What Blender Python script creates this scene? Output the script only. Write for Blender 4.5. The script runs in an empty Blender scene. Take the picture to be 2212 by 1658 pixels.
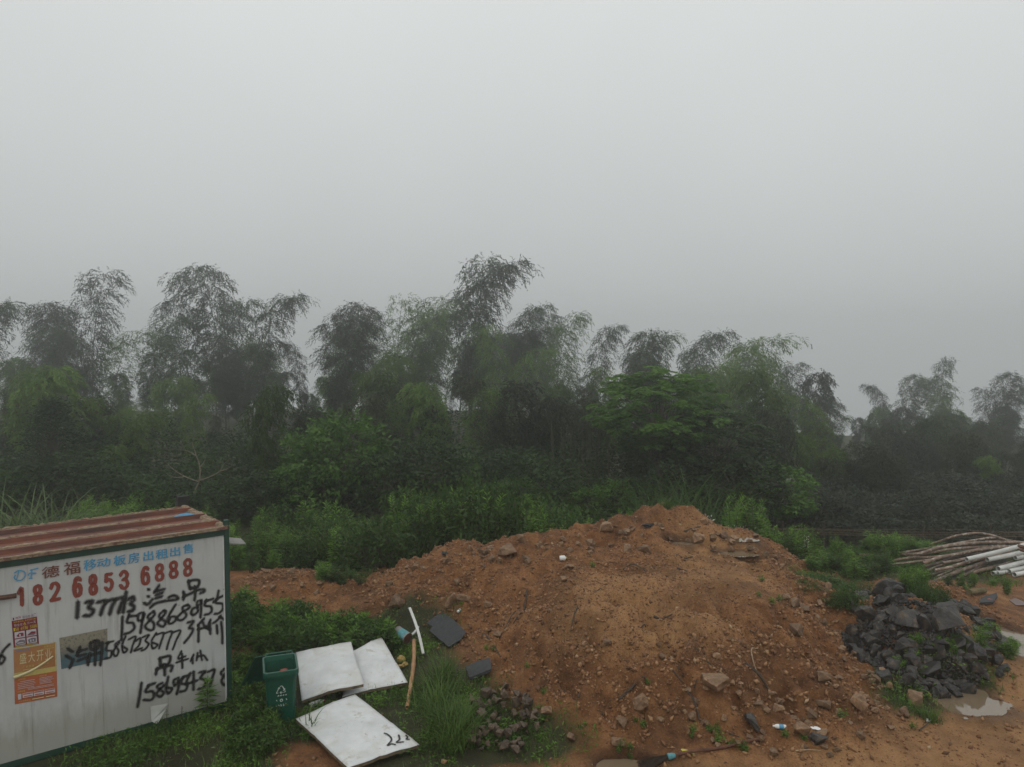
import bpy, bmesh, math, random
import numpy as np
from mathutils import Vector, Matrix, Euler
R = math.radians
SC = bpy.context.scene
COL = SC.collection
random.seed(5)

# ------------------------------------------------------------------ camera, sky, sun, exposure
F, CX, CY, CAMZ, PITCH = 1600.0, 1106.0, 829.0, 6.3, R(2.83)
cam = bpy.data.cameras.new('camera'); camo = bpy.data.objects.new('camera', cam); COL.objects.link(camo)
cam.sensor_width = 36.0; cam.lens = 36.0 * F / 2212.0
cam.clip_start = 0.1; cam.clip_end = 2000
camo.location = (0, 0, CAMZ); camo.rotation_euler = (R(90) - PITCH, 0, 0)
SC.camera = camo

SUN_EL, SUN_AZ = R(58), R(200)
w = bpy.data.worlds.new('World'); SC.world = w; w.use_nodes = True
nt = w.node_tree; nt.nodes.clear()
wo = nt.nodes.new('ShaderNodeOutputWorld')
sky = nt.nodes.new('ShaderNodeTexSky'); sky.sky_type = 'NISHITA'; sky.sun_disc = False
sky.sun_elevation = SUN_EL; sky.sun_rotation = SUN_AZ
hs = nt.nodes.new('ShaderNodeHueSaturation'); hs.inputs['Saturation'].default_value = 0.12
b1 = nt.nodes.new('ShaderNodeBackground'); b1.inputs['Strength'].default_value = 0.06
nt.links.new(sky.outputs[0], hs.inputs['Color']); nt.links.new(hs.outputs[0], b1.inputs['Color'])
tc = nt.nodes.new('ShaderNodeTexCoord'); sx = nt.nodes.new('ShaderNodeSeparateXYZ')
nt.links.new(tc.outputs['Generated'], sx.inputs[0])
cr = nt.nodes.new('ShaderNodeValToRGB')          # overcast cloud layer: brighter towards the zenith
e = cr.color_ramp.elements
e[0].position = 0.0; e[0].color = (0.47, 0.485, 0.485, 1)
e[1].position = 1.0; e[1].color = (0.90, 0.93, 0.925, 1)
k = cr.color_ramp.elements.new(0.42); k.color = (0.70, 0.73, 0.725, 1)
wn = nt.nodes.new('ShaderNodeTexNoise'); wn.inputs['Scale'].default_value = 2.2; wn.inputs['Detail'].default_value = 5; nt.links.new(tc.outputs['Generated'], wn.inputs['Vector'])
wm = nt.nodes.new('ShaderNodeMath'); wm.operation = 'MULTIPLY_ADD'; wm.inputs[1].default_value = 0.16; nt.links.new(wn.outputs[0], wm.inputs[0])
ws = nt.nodes.new('ShaderNodeMath'); ws.operation = 'ADD'; ws.inputs[1].default_value = -0.08; nt.links.new(sx.outputs['Z'], ws.inputs[0]); nt.links.new(ws.outputs[0], wm.inputs[2]); nt.links.new(wm.outputs[0], cr.inputs[0])
b2 = nt.nodes.new('ShaderNodeBackground'); b2.inputs['Strength'].default_value = 1.0
nt.links.new(cr.outputs[0], b2.inputs['Color'])
mx = nt.nodes.new('ShaderNodeMixShader'); mx.inputs[0].default_value = 0.92
nt.links.new(b1.outputs[0], mx.inputs[1]); nt.links.new(b2.outputs[0], mx.inputs[2]); nt.links.new(mx.outputs[0], wo.inputs[0])

sl = bpy.data.lights.new('sun', 'SUN'); sl.energy = 0.5; sl.angle = R(40); sl.color = (1, 0.96, 0.9)
so = bpy.data.objects.new('sun', sl); COL.objects.link(so)
so.rotation_euler = (R(90) - SUN_EL, 0, R(180) - SUN_AZ)

SC.view_settings.view_transform = 'Standard'; SC.view_settings.look = 'None'
SC.view_settings.exposure = 0.12; SC.view_settings.gamma = 1.0; SC.view_settings.use_curve_mapping = False
SC.cycles.volume_bounces = 3; SC.cycles.max_bounces = 8; SC.cycles.transparent_max_bounces = 12
SC.cycles.use_denoising = True

# ------------------------------------------------------------------ pixel -> ray helpers (2212 x 1658 view of the photograph)
def ray(px, py):
    a = (px - CX) / F; b = (CY - py) / F
    return np.array([a, math.cos(PITCH) + b * math.sin(PITCH), -math.sin(PITCH) + b * math.cos(PITCH)])
def atz(px, py, z):
    r = ray(px, py); t = (z - CAMZ) / r[2]
    return np.array([0, 0, CAMZ]) + t * r
def aty(px, py, y):
    r = ray(px, py); return np.array([0, 0, CAMZ]) + (y / r[1]) * r
def Z1(x, y): return (0.6574 * x / 1.83363, (1950 + 0.6574 * y) / 1.83363)
def Z2(x, y): return (0.41026 * x / 1.83363, (2140 + 0.41026 * y) / 1.83363)
def Z3(x, y): return ((480 + 0.41026 * x) / 1.83363, (2140 + 0.41026 * y) / 1.83363)
def Z4(x, y): return (490.8 + 0.24654 * x, 1254.3 + 0.24654 * y)
def Z5(x, y): return (981.7 + 0.34202 * x, 1090.7 + 0.34202 * y)
def Z6(x, y): return (1527.0 + 0.34216 * x, 1090.7 + 0.34216 * y)
def ZP(x, y): return (1799.7 + 0.18639 * x, 1118.0 + 0.18639 * y)
def ZB(x, y): return ((2350 + 0.36166 * x) / 1.83363, (2700 + 0.36166 * y) / 1.83363)

# ------------------------------------------------------------------ noise
_rs = np.random.RandomState(11)
_T = _rs.rand(256, 256)
def vnoise(x, y):
    xi = np.floor(x).astype(int); yi = np.floor(y).astype(int)
    fx = x - xi; fy = y - yi
    fx = fx * fx * (3 - 2 * fx); fy = fy * fy * (3 - 2 * fy)
    a = _T[xi & 255, yi & 255]; b = _T[(xi + 1) & 255, yi & 255]
    c = _T[xi & 255, (yi + 1) & 255]; d = _T[(xi + 1) & 255, (yi + 1) & 255]
    return (a * (1 - fx) + b * fx) * (1 - fy) + (c * (1 - fx) + d * fx) * fy - 0.5
def fbm(x, y, s, o=4, g=0.5):
    v = 0; a = 1.0
    for i in range(o):
        v = v + a * vnoise(x / s + 17.3 * i, y / s + 5.1 * i); a *= g; s *= 0.5
    return v
def sstep(a, b, x):
    t = np.clip((x - a) / (b - a), 0, 1); return t * t * (3 - 2 * t)

# ------------------------------------------------------------------ terrain heights
def base_h(x, y):
    left = -0.3 * sstep(20, 24, y) - 0.7 * sstep(35, 60, y)
    right = -1.3 * sstep(22.5, 27, y) - 2.6 * sstep(34, 55, y)
    m = sstep(6, 13, x - 0.05 * (y - 25)); far = np.maximum(y - 84, 0)          # the hillside falls away behind the grove
    return left * (1 - m) + right * m - 0.62 * far * sstep(0, 20, far)
_cp = []
def cpz(px, py, z): p = atz(px, py, z); _cp.append((p[0], p[1], z))
for px, py in ((1000,1500),(1015,1570),(1200,1610),(1400,1625),(1600,1625),(1800,1650),(1965,1622),(1990,1545),(880,1400),(900,1500),(700,1400),(560,1380),(560,1500),(300,1640),(700,1600),(1000,1650),(1500,1655),(2100,1640),(2212,1560),(2212,1450),(2150,1500),(1990,1520),(2212,1350),(2200,1270),(2100,1255),(1900,1180),(2050,1180),(2212,1180),(1760,1190),(1700,1170),(640,1330),(760,1360),(2180,1400)):
    cpz(px, py, 0.0)
for px, py, z in ((1250,1340,1.25),(1400,1335,1.28),(1550,1340,1.25),(1680,1335,1.15),(1300,1250,1.32),(1450,1250,1.32),(1600,1250,1.3),(1300,1180,1.35),(1500,1180,1.36),(1620,1180,1.35),
    (1130,1148,1.6),(1200,1140,1.68),(1290,1136,1.7),(1350,1125,1.85),(1400,1102,2.05),(1440,1090,2.16),(1490,1103,2.02),(1545,1125,1.75),(1620,1143,1.5),(1655,1160,1.35),
    (920,1203,1.05),(985,1184,1.2),(1050,1170,1.36),(830,1242,0.6),(760,1266,0.28),(700,1262,0.36),(650,1258,0.4),(580,1262,0.36),(520,1268,0.3),(560,1310,0.15),(660,1305,0.15),(760,1300,0.2),
    (800,1340,0.12),(850,1300,0.5),(930,1335,0.42),(1000,1400,0.22),(1100,1400,0.55),(1000,1262,0.9),(1150,1210,1.35),(1130,1300,0.95),(1100,1480,0.2),(1200,1450,0.62),(1250,1390,1.0),
    (1400,1420,0.9),(1400,1500,0.5),(1550,1420,0.9),(1550,1510,0.45),(1700,1410,0.82),(1700,1500,0.42),(1800,1450,0.35),(1820,1550,0.3),(1800,1600,0.14),(1900,1575,0.16),(1890,1510,0.28),(1930,1520,0.14),(1700,1600,0.16),(1600,1590,0.14),(1250,1520,0.35),(1750,1310,0.98),(1820,1370,0.4),(1700,1250,1.2),(1690,1200,1.0),(1720,1215,0.55),(1790,1275,0.3),
    (1955,1312,1.0),(1875,1335,0.6),(2060,1352,0.7),(1995,1272,0.7),(1905,1290,0.6),(1965,1400,0.62),(2075,1430,0.35),(2130,1400,0.2),(1900,1420,0.3)):
    cpz(px, py, z)
for x in (-14, -10, -6): _cp.append((x, 9.5, 0.0))
for x, y in ((-14,13),(-14,17),(-10,15),(-9,19),(18,10),(18,14),(18,18),(12,10),(6,9.3),(0,9.0),(-5,15.5),(-3,14)): _cp.append((x, y, 0.0))
for x in np.arange(-14, 19, 3.0):
    _cp.append((x, 22.5, float(base_h(np.array(x), np.array(22.5)))))
    if x < 8: _cp.append((x, 21.0, float(base_h(np.array(x), np.array(21.0)))))
_cp = np.array(_cp)
def _U(r2): return 0.5 * r2 * np.log(np.maximum(r2, 1e-9))
_n = len(_cp)
_K = _U(((_cp[:, None, :2] - _cp[None, :, :2]) ** 2).sum(2)) + np.eye(_n) * 0.12
_P = np.c_[np.ones(_n), _cp[:, :2]]
_A = np.zeros((_n + 3, _n + 3)); _A[:_n, :_n] = _K; _A[:_n, _n:] = _P; _A[_n:, :_n] = _P.T
_W = np.linalg.solve(_A, np.r_[_cp[:, 2], 0, 0, 0])
def tps(x, y):
    out = np.empty(x.size); X = x.ravel(); Y = y.ravel()
    for i in range(0, X.size, 8192):
        a = X[i:i + 8192]; b = Y[i:i + 8192]
        r2 = (a[:, None] - _cp[None, :, 0]) ** 2 + (b[:, None] - _cp[None, :, 1]) ** 2
        out[i:i + 8192] = _U(r2) @ _W[:_n] + _W[_n] + a * _W[_n + 1] + b * _W[_n + 2]
    return out.reshape(x.shape)
def smooth_h(x, y):
    x = np.asarray(x, float); y = np.asarray(y, float)
    m = sstep(-14, -11.5, x) * (1 - sstep(15, 18, x)) * sstep(8.6, 9.6, y) * (1 - sstep(21.3, 22.6, y))
    b = base_h(x, y)
    return b * (1 - m) + m * tps(np.clip(x, -15, 19), np.clip(y, 8, 23))
def hit(px, py, far=60.0):
    r = ray(px, py); r = r / r[1]
    Y = np.arange(8.0, far, 0.05)
    z = CAMZ + r[2] * Y; x = r[0] * Y
    d = z - smooth_h(x, Y)
    i = np.argmax(d < 0) if (d < 0).any() else len(Y) - 1
    if i > 0 and d[i] < 0:
        t = d[i - 1] / (d[i - 1] - d[i]); y = Y[i - 1] + 0.05 * t
    else: y = Y[i]
    return np.array([r[0] * y, y, CAMZ + r[2] * y])
# puddles: (px, py, radius across, radius deep, level below the mud around it)
PUD = []
for px, py, ra, rd in ((2085,1512,0.62,0.62),(2195,1385,0.55,1.0),(1350,1657,0.42,0.3),(1470,1172,0.42,0.22),(1590,1192,0.5,0.25),(1600,1163,0.4,0.2)):
    p = hit(px, py); PUD.append((p[0], p[1], ra, rd, p[2]))
def pud_mask(x, y):
    m = np.zeros(np.shape(x))
    for (a, b, ra, rd, z) in PUD:
        q = ((x - a) / ra) ** 2 + ((y - b) / rd) ** 2 + 1.1 * fbm(x, y, 0.5, 3)
        m = np.maximum(m, 1 - sstep(0.6, 1.3, q))
    return m
def mound_amt(x, y, h): return np.clip((h - base_h(x, y)) / 0.5, 0, 1)
def full_h(x, y):
    x = np.asarray(x, float); y = np.asarray(y, float)
    h = smooth_h(x, y)
    near = sstep(7.5, 9, y) * (1 - sstep(22, 25, y)) * (1 - sstep(13, 16, np.abs(x - 1)))
    ma = mound_amt(x, y, h)
    plate = np.clip(1 - np.abs(h - 1.32) / 0.14, 0, 1) * sstep(0.5, 2, x) * sstep(13.2, 14.2, y)
    rough = ma * (1 - 0.7 * plate)
    lump = fbm(x, y, 1.1, 3, 0.55); fine = fbm(x + 9, y, 0.32, 4, 0.6)
    rid = np.abs(fbm(x, y + 4, 0.7, 3))
    h = h + near * (0.02 * fine + 0.05 * lump * 0.5 + rough * (0.30 * lump + 0.15 * fine - 0.24 * rid - 0.13 * np.abs(fbm(x + 3, y, 0.42, 3, 0.6)) + 0.05))
    gul = 1 - np.clip(np.abs(fbm(x, y, 1.0, 1) * .3 + fbm(x + .35 * y, y * .28, 0.85, 3)) * 4.5, 0, 1)
    h = h - near * ma * 0.27 * gul ** 2 * (1 - sstep(14.0, 15.0, y)) * sstep(10.8, 12, y)
    h = h + (1 - near) * 0.25 * fbm(x, y, 9.0, 3)
    pm = pud_mask(x, y)
    for (a, b, ra, rd, z) in PUD:
        q = ((x - a) / ra) ** 2 + ((y - b) / rd) ** 2
        m = 1 - sstep(0.8, 2.0, q)
        h = h * (1 - m) + (z + 0.015 * fine + 0.02 * lump) * m
    return h - 0.075 * pm
def H(x, y): return float(full_h(np.array([float(x)]), np.array([float(y)]))[0])

# ------------------------------------------------------------------ materials
def newmat(name):
    m = bpy.data.materials.new(name); m.use_nodes = True
    n = m.node_tree.nodes; n.clear()
    o = n.new('ShaderNodeOutputMaterial'); p = n.new('ShaderNodeBsdfPrincipled')
    m.node_tree.links.new(p.outputs[0], o.inputs[0])
    return m, m.node_tree, p, o
def lk(t, a, b): t.links.new(a, b)
def nd(t, typ, **kw):
    n = t.nodes.new(typ)
    for kk, v in kw.items(): setattr(n, kk, v)
    return n
def noise(t, scale, detail=6, rough=0.6, coord='Object', sc=None, dist=0.0):
    c = nd(t, 'ShaderNodeTexCoord'); n = nd(t, 'ShaderNodeTexNoise')
    n.inputs['Scale'].default_value = scale; n.inputs['Detail'].default_value = detail; n.inputs['Roughness'].default_value = rough
    n.inputs['Distortion'].default_value = dist
    if sc:
        mp = nd(t, 'ShaderNodeMapping'); mp.inputs['Scale'].default_value = sc
        lk(t, c.outputs[coord], mp.inputs[0]); lk(t, mp.outputs[0], n.inputs['Vector'])
    else: lk(t, c.outputs[coord], n.inputs['Vector'])
    return n
def ramp(t, fac, stops):
    r = nd(t, 'ShaderNodeValToRGB'); el = r.color_ramp.elements
    for i, (p, c) in enumerate(stops):
        q = el[i] if i < 2 else el.new(p)
        q.position = p; q.color = (*c, 1) if len(c) == 3 else c
    lk(t, fac, r.inputs[0]); return r
def mix(t, fac, a, b, mode='MIX'):
    m = nd(t, 'ShaderNodeMix', data_type='RGBA', blend_type=mode)
    if hasattr(fac, 'links'): lk(t, fac, m.inputs[0])
    else: m.inputs[0].default_value = fac
    for s, v in ((m.inputs[6], a), (m.inputs[7], b)):
        if hasattr(v, 'links'): lk(t, v, s)
        else: s.default_value = (*v, 1)
    return m.outputs[2]
def bump(t, p, h, strength=0.4, dist=0.02):
    b = nd(t, 'ShaderNodeBump'); b.inputs['Strength'].default_value = strength; b.inputs['Distance'].default_value = dist
    lk(t, h, b.inputs['Height']); lk(t, b.outputs[0], p.inputs['Normal'])
def simple(name, c1, c2, scale=8, rough=0.6, bumpd=0.004, sc=None, metal=0.0, rnd=0.0, spots=None):
    m, t, p, o = newmat(name)
    n = noise(t, scale, sc=sc)
    r = ramp(t, n.outputs[0], [(0.3, c1), (0.72, c2)]); col = r.outputs[0]
    if spots:
        n2 = noise(t, spots[0], 5, 0.7); r2 = ramp(t, n2.outputs[0], [(spots[1], (0, 0, 0)), (spots[1] + 0.08, (1, 1, 1))])
        col = mix(t, r2.outputs[0], col, spots[2])
    if rnd:
        oi = nd(t, 'ShaderNodeObjectInfo'); h = nd(t, 'ShaderNodeHueSaturation')
        mr = nd(t, 'ShaderNodeMapRange'); mr.inputs['To Min'].default_value = 1 - rnd; mr.inputs['To Max'].default_value = 1 + rnd
        lk(t, oi.outputs['Random'], mr.inputs[0]); lk(t, mr.outputs[0], h.inputs['Value']); lk(t, col, h.inputs['Color']); col = h.outputs[0]
    lk(t, col, p.inputs['Base Color']); p.inputs['Roughness'].default_value = rough; p.inputs['Metallic'].default_value = metal
    n3 = noise(t, scale * 4, 5)
    if bumpd: bump(t, p, n3.outputs[0], 0.6, bumpd)
    return m
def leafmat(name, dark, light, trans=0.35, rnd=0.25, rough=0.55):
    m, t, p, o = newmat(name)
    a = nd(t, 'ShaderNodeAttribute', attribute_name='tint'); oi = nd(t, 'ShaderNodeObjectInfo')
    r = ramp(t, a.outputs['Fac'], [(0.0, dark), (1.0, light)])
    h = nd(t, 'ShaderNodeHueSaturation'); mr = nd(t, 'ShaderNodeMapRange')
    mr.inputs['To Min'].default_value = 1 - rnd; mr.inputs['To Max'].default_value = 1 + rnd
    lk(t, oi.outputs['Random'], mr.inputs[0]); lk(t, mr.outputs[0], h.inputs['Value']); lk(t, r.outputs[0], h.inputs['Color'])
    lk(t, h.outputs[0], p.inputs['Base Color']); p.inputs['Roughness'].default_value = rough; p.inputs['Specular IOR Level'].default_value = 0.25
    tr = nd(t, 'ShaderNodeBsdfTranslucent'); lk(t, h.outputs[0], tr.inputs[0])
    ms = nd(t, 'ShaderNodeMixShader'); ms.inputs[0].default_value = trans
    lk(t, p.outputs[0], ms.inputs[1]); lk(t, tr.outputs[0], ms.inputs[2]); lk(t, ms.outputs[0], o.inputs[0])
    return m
M = {}
M['bamboo_leaf'] = leafmat('bamboo leaves', (0.028, 0.037, 0.018), (0.062, 0.080, 0.032), rnd=.4)
M['bamboo_green'] = leafmat('young bamboo leaves', (0.045, 0.080, 0.018), (0.125, 0.20, 0.040), rnd=.5)
M['tree_dark'] = leafmat('dark tree leaves', (0.020, 0.038, 0.013), (0.058, 0.10, 0.026))
M['tree_green'] = leafmat('green tree leaves', (0.026, 0.062, 0.013), (0.12, 0.235, 0.034))
M['scrub'] = leafmat('haze-grey scrub leaves', (0.024, 0.031, 0.020), (0.060, 0.074, 0.046), rnd=.4)  # distance haze on the right-hand scrub is put into this greyed leaf colour
M['weed'] = leafmat('weed leaves', (0.035, 0.085, 0.014), (0.16, 0.30, 0.042))
M['weed_dark'] = leafmat('dark weed leaves', (0.022, 0.050, 0.013), (0.075, 0.14, 0.028))
M['grass'] = leafmat('grass blades', (0.036, 0.072, 0.014), (0.125, 0.21, 0.040))
M['silver'] = leafmat('silver grass blades', (0.05, 0.085, 0.028), (0.16, 0.22, 0.085))
M['flower'] = leafmat('small white flowers', (0.35, 0.35, 0.3), (0.5, 0.5, 0.45), 0.2)
M['bark'] = simple('bark', (0.05, 0.04, 0.03), (0.12, 0.1, 0.075), 12, 0.85, 0.01)
M['palebark'] = simple('pale bark', (0.14, 0.11, 0.08), (0.26, 0.21, 0.16), 12, 0.85, 0.005)
M['culm'] = simple('bamboo culm', (0.03, 0.04, 0.02), (0.09, 0.1, 0.05), 5, 0.5, 0)
M['rock'] = simple('dark rock', (0.011, 0.010, 0.0095), (0.056, 0.050, 0.044), 3.5, 0.55, 0.02, rnd=0.45, spots=(2.2, 0.55, (0.085, 0.06, 0.036)))
M['rocktan'] = simple('tan rock', (0.10, 0.052, 0.025), (0.29, 0.18, 0.10), 4.0, 0.7, 0.012, rnd=0.35, spots=(5, 0.57, (0.14, 0.055, 0.02)))
M['pipe'] = simple('brown pipe', (0.055, 0.038, 0.028), (0.20, 0.13, 0.09), 5, 0.6, 0.004, rnd=0.6, spots=(7, 0.52, (0.27, 0.22, 0.18)))
M['pvc'] = simple('white pipe', (0.40, 0.40, 0.37), (0.62, 0.62, 0.59), 3, 0.4, 0.001, spots=(4, 0.62, (0.30, 0.26, 0.2)))
M['dark'] = simple('dark inside', (0.012, 0.012, 0.012), (0.03, 0.028, 0.025), 5, 0.9, 0)
M['whitesheet'] = simple('white sheet metal', (0.47, 0.48, 0.475), (0.63, 0.64, 0.64), 2.4, 0.45, 0.006, spots=(3.6, 0.6, (0.42, 0.40, 0.35)))
def _muddy(m):
    t = m.node_tree; p = [n for n in t.nodes if n.type == 'BSDF_PRINCIPLED'][0]; src = p.inputs['Base Color'].links[0].from_socket
    n = noise(t, 16, 5, 0.7); r = ramp(t, n.outputs[0], [(0.66, (0, 0, 0)), (0.72, (1, 1, 1))]); n2 = noise(t, 1.6, 4, 0.6, dist=1.0); r2 = ramp(t, n2.outputs[0], [(0.5, (0, 0, 0)), (0.75, (0.6, 0.6, 0.6))])
    c = mix(t, r2.outputs[0], src, (0.40, 0.36, 0.28)); lk(t, mix(t, r.outputs[0], c, (0.16, 0.11, 0.06)), p.inputs['Base Color'])
_muddy(M['whitesheet'])
M['foam'] = simple('brown panel core', (0.06, 0.045, 0.03), (0.22, 0.16, 0.09), 12, 0.9, 0.01)
M['felt'] = simple('grey felt', (0.025, 0.026, 0.028), (0.052, 0.053, 0.057), 14, 0.9, 0.004)
M['binpl'] = simple('green plastic', (0.004, 0.052, 0.032), (0.007, 0.085, 0.052), 5, 0.4, 0.0015, spots=(7, 0.66, (0.02, 0.06, 0.04)))
M['rubber'] = simple('black rubber', (0.01, 0.01, 0.01), (0.03, 0.03, 0.03), 10, 0.8, 0.001)
M['greenpaint'] = simple('green painted steel', (0.008, 0.036, 0.024), (0.016, 0.062, 0.042), 6, 0.5, 0.002, spots=(9, 0.66, (0.05, 0.04, 0.03)))
M['rust'] = simple('rusty steel', (0.05, 0.02, 0.012), (0.16, 0.065, 0.035), 10, 0.8, 0.004)
M['bamboo_pole'] = simple('dry bamboo', (0.24, 0.115, 0.045), (0.42, 0.24, 0.11), 7, 0.55, 0.003, spots=(5, 0.62, (0.09, 0.05, 0.03)))
M['stick'] = simple('dead stick', (0.03, 0.022, 0.016), (0.09, 0.065, 0.045), 14, 0.9, 0.004)
M['palestick'] = simple('pale root', (0.25, 0.17, 0.1), (0.4, 0.29, 0.18), 14, 0.9, 0.003)
M['yfoam'] = simple('yellow insulation', (0.26, 0.17, 0.05), (0.46, 0.33, 0.12), 14, 0.95, 0.01)
M['concrete'] = simple('grey concrete', (0.15, 0.145, 0.135), (0.27, 0.26, 0.24), 4, 0.9, 0.005)
M['wire'] = simple('rusty wire', (0.12, 0.075, 0.045), (0.2, 0.13, 0.08), 8, 0.8, 0)
M['plast'] = simple('white plastic', (0.62, 0.62, 0.6), (0.74, 0.74, 0.72), 9, 0.35, 0)
M['blue'] = simple('blue print', (0.06, 0.22, 0.38), (0.10, 0.33, 0.5), 7, 0.5, 0.001)
M['teal'] = simple('teal rag', (0.06, 0.2, 0.22), (0.14, 0.34, 0.36), 16, 0.9, 0.004)
M['yellow'] = simple('yellow plastic', (0.48, 0.42, 0.05), (0.6, 0.55, 0.12), 9, 0.4, 0)
M['redbit'] = simple('red scrap', (0.25, 0.04, 0.03), (0.36, 0.08, 0.05), 9, 0.6, 0)
M['blackpaint'] = None

def m_wall():
    m, t, p, o = newmat('white cabin wall')
    n = noise(t, 1.0, 6, 0.65, sc=(9, 9, 0.8)); n2 = noise(t, 1.2, 5, 0.6)
    streak = ramp(t, n.outputs[0], [(0.52, (0, 0, 0)), (0.74, (1, 1, 1))])
    patch = ramp(t, n2.outputs[0], [(0.35, (0, 0, 0)), (0.72, (1, 1, 1))])
    mul = nd(t, 'ShaderNodeMath', operation='MULTIPLY'); lk(t, streak.outputs[0], mul.inputs[0]); lk(t, patch.outputs[0], mul.inputs[1])
    mu2 = nd(t, 'ShaderNodeMath', operation='MULTIPLY'); lk(t, mul.outputs[0], mu2.inputs[0]); mu2.inputs[1].default_value = 1.0
    c = mix(t, patch.outputs[0], (0.43, 0.445, 0.435), (0.52, 0.53, 0.515))
    c = mix(t, mu2.outputs[0], c, (0.17, 0.165, 0.15))
    # damp dirt near the bottom edge
    tcn = nd(t, 'ShaderNodeTexCoord'); s = nd(t, 'ShaderNodeSeparateXYZ'); lk(t, tcn.outputs['Object'], s.inputs[0])
    n4 = noise(t, 1.0, 5, 0.7, sc=(6, 6, 1.4))
    ad = nd(t, 'ShaderNodeMath', operation='MULTIPLY_ADD'); lk(t, n4.outputs[0], ad.inputs[0]); ad.inputs[1].default_value = -0.9; lk(t, s.outputs['Z'], ad.inputs[2])
    lowr = ramp(t, ad.outputs[0], [(0.0, (1, 1, 1)), (0.35, (0, 0, 0))])
    mu3 = nd(t, 'ShaderNodeMath', operation='MULTIPLY'); lk(t, lowr.outputs[0], mu3.inputs[0]); mu3.inputs[1].default_value = 0.55
    c = mix(t, mu3.outputs[0], c, (0.25, 0.235, 0.18))
    # rust specks
    n5 = noise(t, 9, 3, 0.5); sp = ramp(t, n5.outputs[0], [(0.74, (0, 0, 0)), (0.77, (1, 1, 1))])
    c = mix(t, sp.outputs[0], c, (0.14, 0.09, 0.05))
    lk(t, c, p.inputs['Base Color']); p.inputs['Roughness'].default_value = 0.5
    n3 = noise(t, 1.5, 4, 0.5); bump(t, p, n3.outputs[0], 0.35, 0.02)
    return m
M['wall'] = m_wall()
def m_roof():
    m, t, p, o = newmat('rusty red roof sheet')
    n = noise(t, 1.0, 7, 0.68, sc=(0.9, 7, 4)); n2 = noise(t, 14, 5, 0.7)
    r = ramp(t, n.outputs[0], [(0.3, (0.03, 0.015, 0.011)), (0.5, (0.115, 0.032, 0.015)), (0.72, (0.24, 0.066, 0.024))])
    d = ramp(t, n2.outputs[0], [(0.56, (0, 0, 0)), (0.72, (1, 1, 1))])
    c = mix(t, d.outputs[0], r.outputs[0], (0.075, 0.045, 0.035))
    lk(t, c, p.inputs['Base Color']); p.inputs['Roughness'].default_value = 0.6; bump(t, p, n2.outputs[0], 0.5, 0.006)
    return m
M['roof'] = m_roof()
M['mortar'] = simple('pale sealing strip', (0.11, 0.07, 0.042), (0.36, 0.275, 0.185), 9, 0.95, 0.02, sc=(1.5, 5, 3), spots=(5, 0.54, (0.13, 0.06, 0.04)))
def m_spray(name, col, edge0=0.35, grain=55, worn=0.0):
    m, t, p, o = newmat(name)
    a = nd(t, 'ShaderNodeAttribute', attribute_name='edge'); n = noise(t, grain, 3, 0.6)
    s = nd(t, 'ShaderNodeMath', operation='MULTIPLY_ADD'); lk(t, n.outputs[0], s.inputs[0]); s.inputs[1].default_value = 0.5; lk(t, a.outputs['Fac'], s.inputs[2])
    r = ramp(t, s.outputs[0], [(edge0 + 0.2, (1, 1, 1)), (1.12, (0, 0, 0))])
    al = r.outputs[0]
    if worn:
        n2 = noise(t, 9, 6, 0.7); r2 = ramp(t, n2.outputs[0], [(0.28, (1 - worn,) * 3), (0.55, (1, 1, 1))])
        mm = nd(t, 'ShaderNodeMath', operation='MULTIPLY'); lk(t, al, mm.inputs[0]); lk(t, r2.outputs[0], mm.inputs[1]); al = mm.outputs[0]
    p.inputs['Base Color'].default_value = (*col, 1); p.inputs['Roughness'].default_value = 0.6
    lk(t, al, p.inputs['Alpha'])
    return m
M['black'] = m_spray('black spray paint', (0.010, 0.010, 0.010), 0.14)
M['redpaint'] = m_spray('faded red stencil paint', (0.22, 0.040, 0.022), 0.62, 30, 0.35)
M['brownpaint'] = m_spray('faded brown stencil paint', (0.17, 0.055, 0.035), 0.62, 30, 0.4)
M['bluepaint'] = m_spray('faded blue stencil paint', (0.07, 0.30, 0.50), 0.62, 30, 0.45)
M['marker'] = m_spray('black marker', (0.012, 0.012, 0.012), 0.5)
M['binmark'] = m_spray('worn white print', (0.5, 0.55, 0.52), 0.6, 60, 0.6)
def flat(name, c1, c2=None, rough=0.55, scale=20):
    return simple(name, c1, c2 or tuple(min(1, v * 1.25) for v in c1), scale, rough, 0)
M['p_red'] = flat('poster crimson', (0.16, 0.014, 0.024)); M['p_white'] = flat('poster white', (0.42, 0.40, 0.42)); M['p_black'] = flat('poster black', (0.02, 0.02, 0.03))
M['p_yel'] = flat('poster yellow', (0.46, 0.36, 0.03)); M['p_org'] = flat('poster orange', (0.36, 0.10, 0.035)); M['p_gold'] = flat('poster sun-bleached gold', (0.33, 0.14, 0.05), (0.40, 0.20, 0.07), scale=4)
M['p_cream'] = flat('poster cream', (0.50, 0.45, 0.25)); M['p_band'] = flat('poster pale yellow', (0.42, 0.35, 0.11)); M['p_grey'] = flat('poster house grey', (0.14, 0.12, 0.14)); M['p_blue'] = flat('poster blue', (0.10, 0.2, 0.4))
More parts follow.
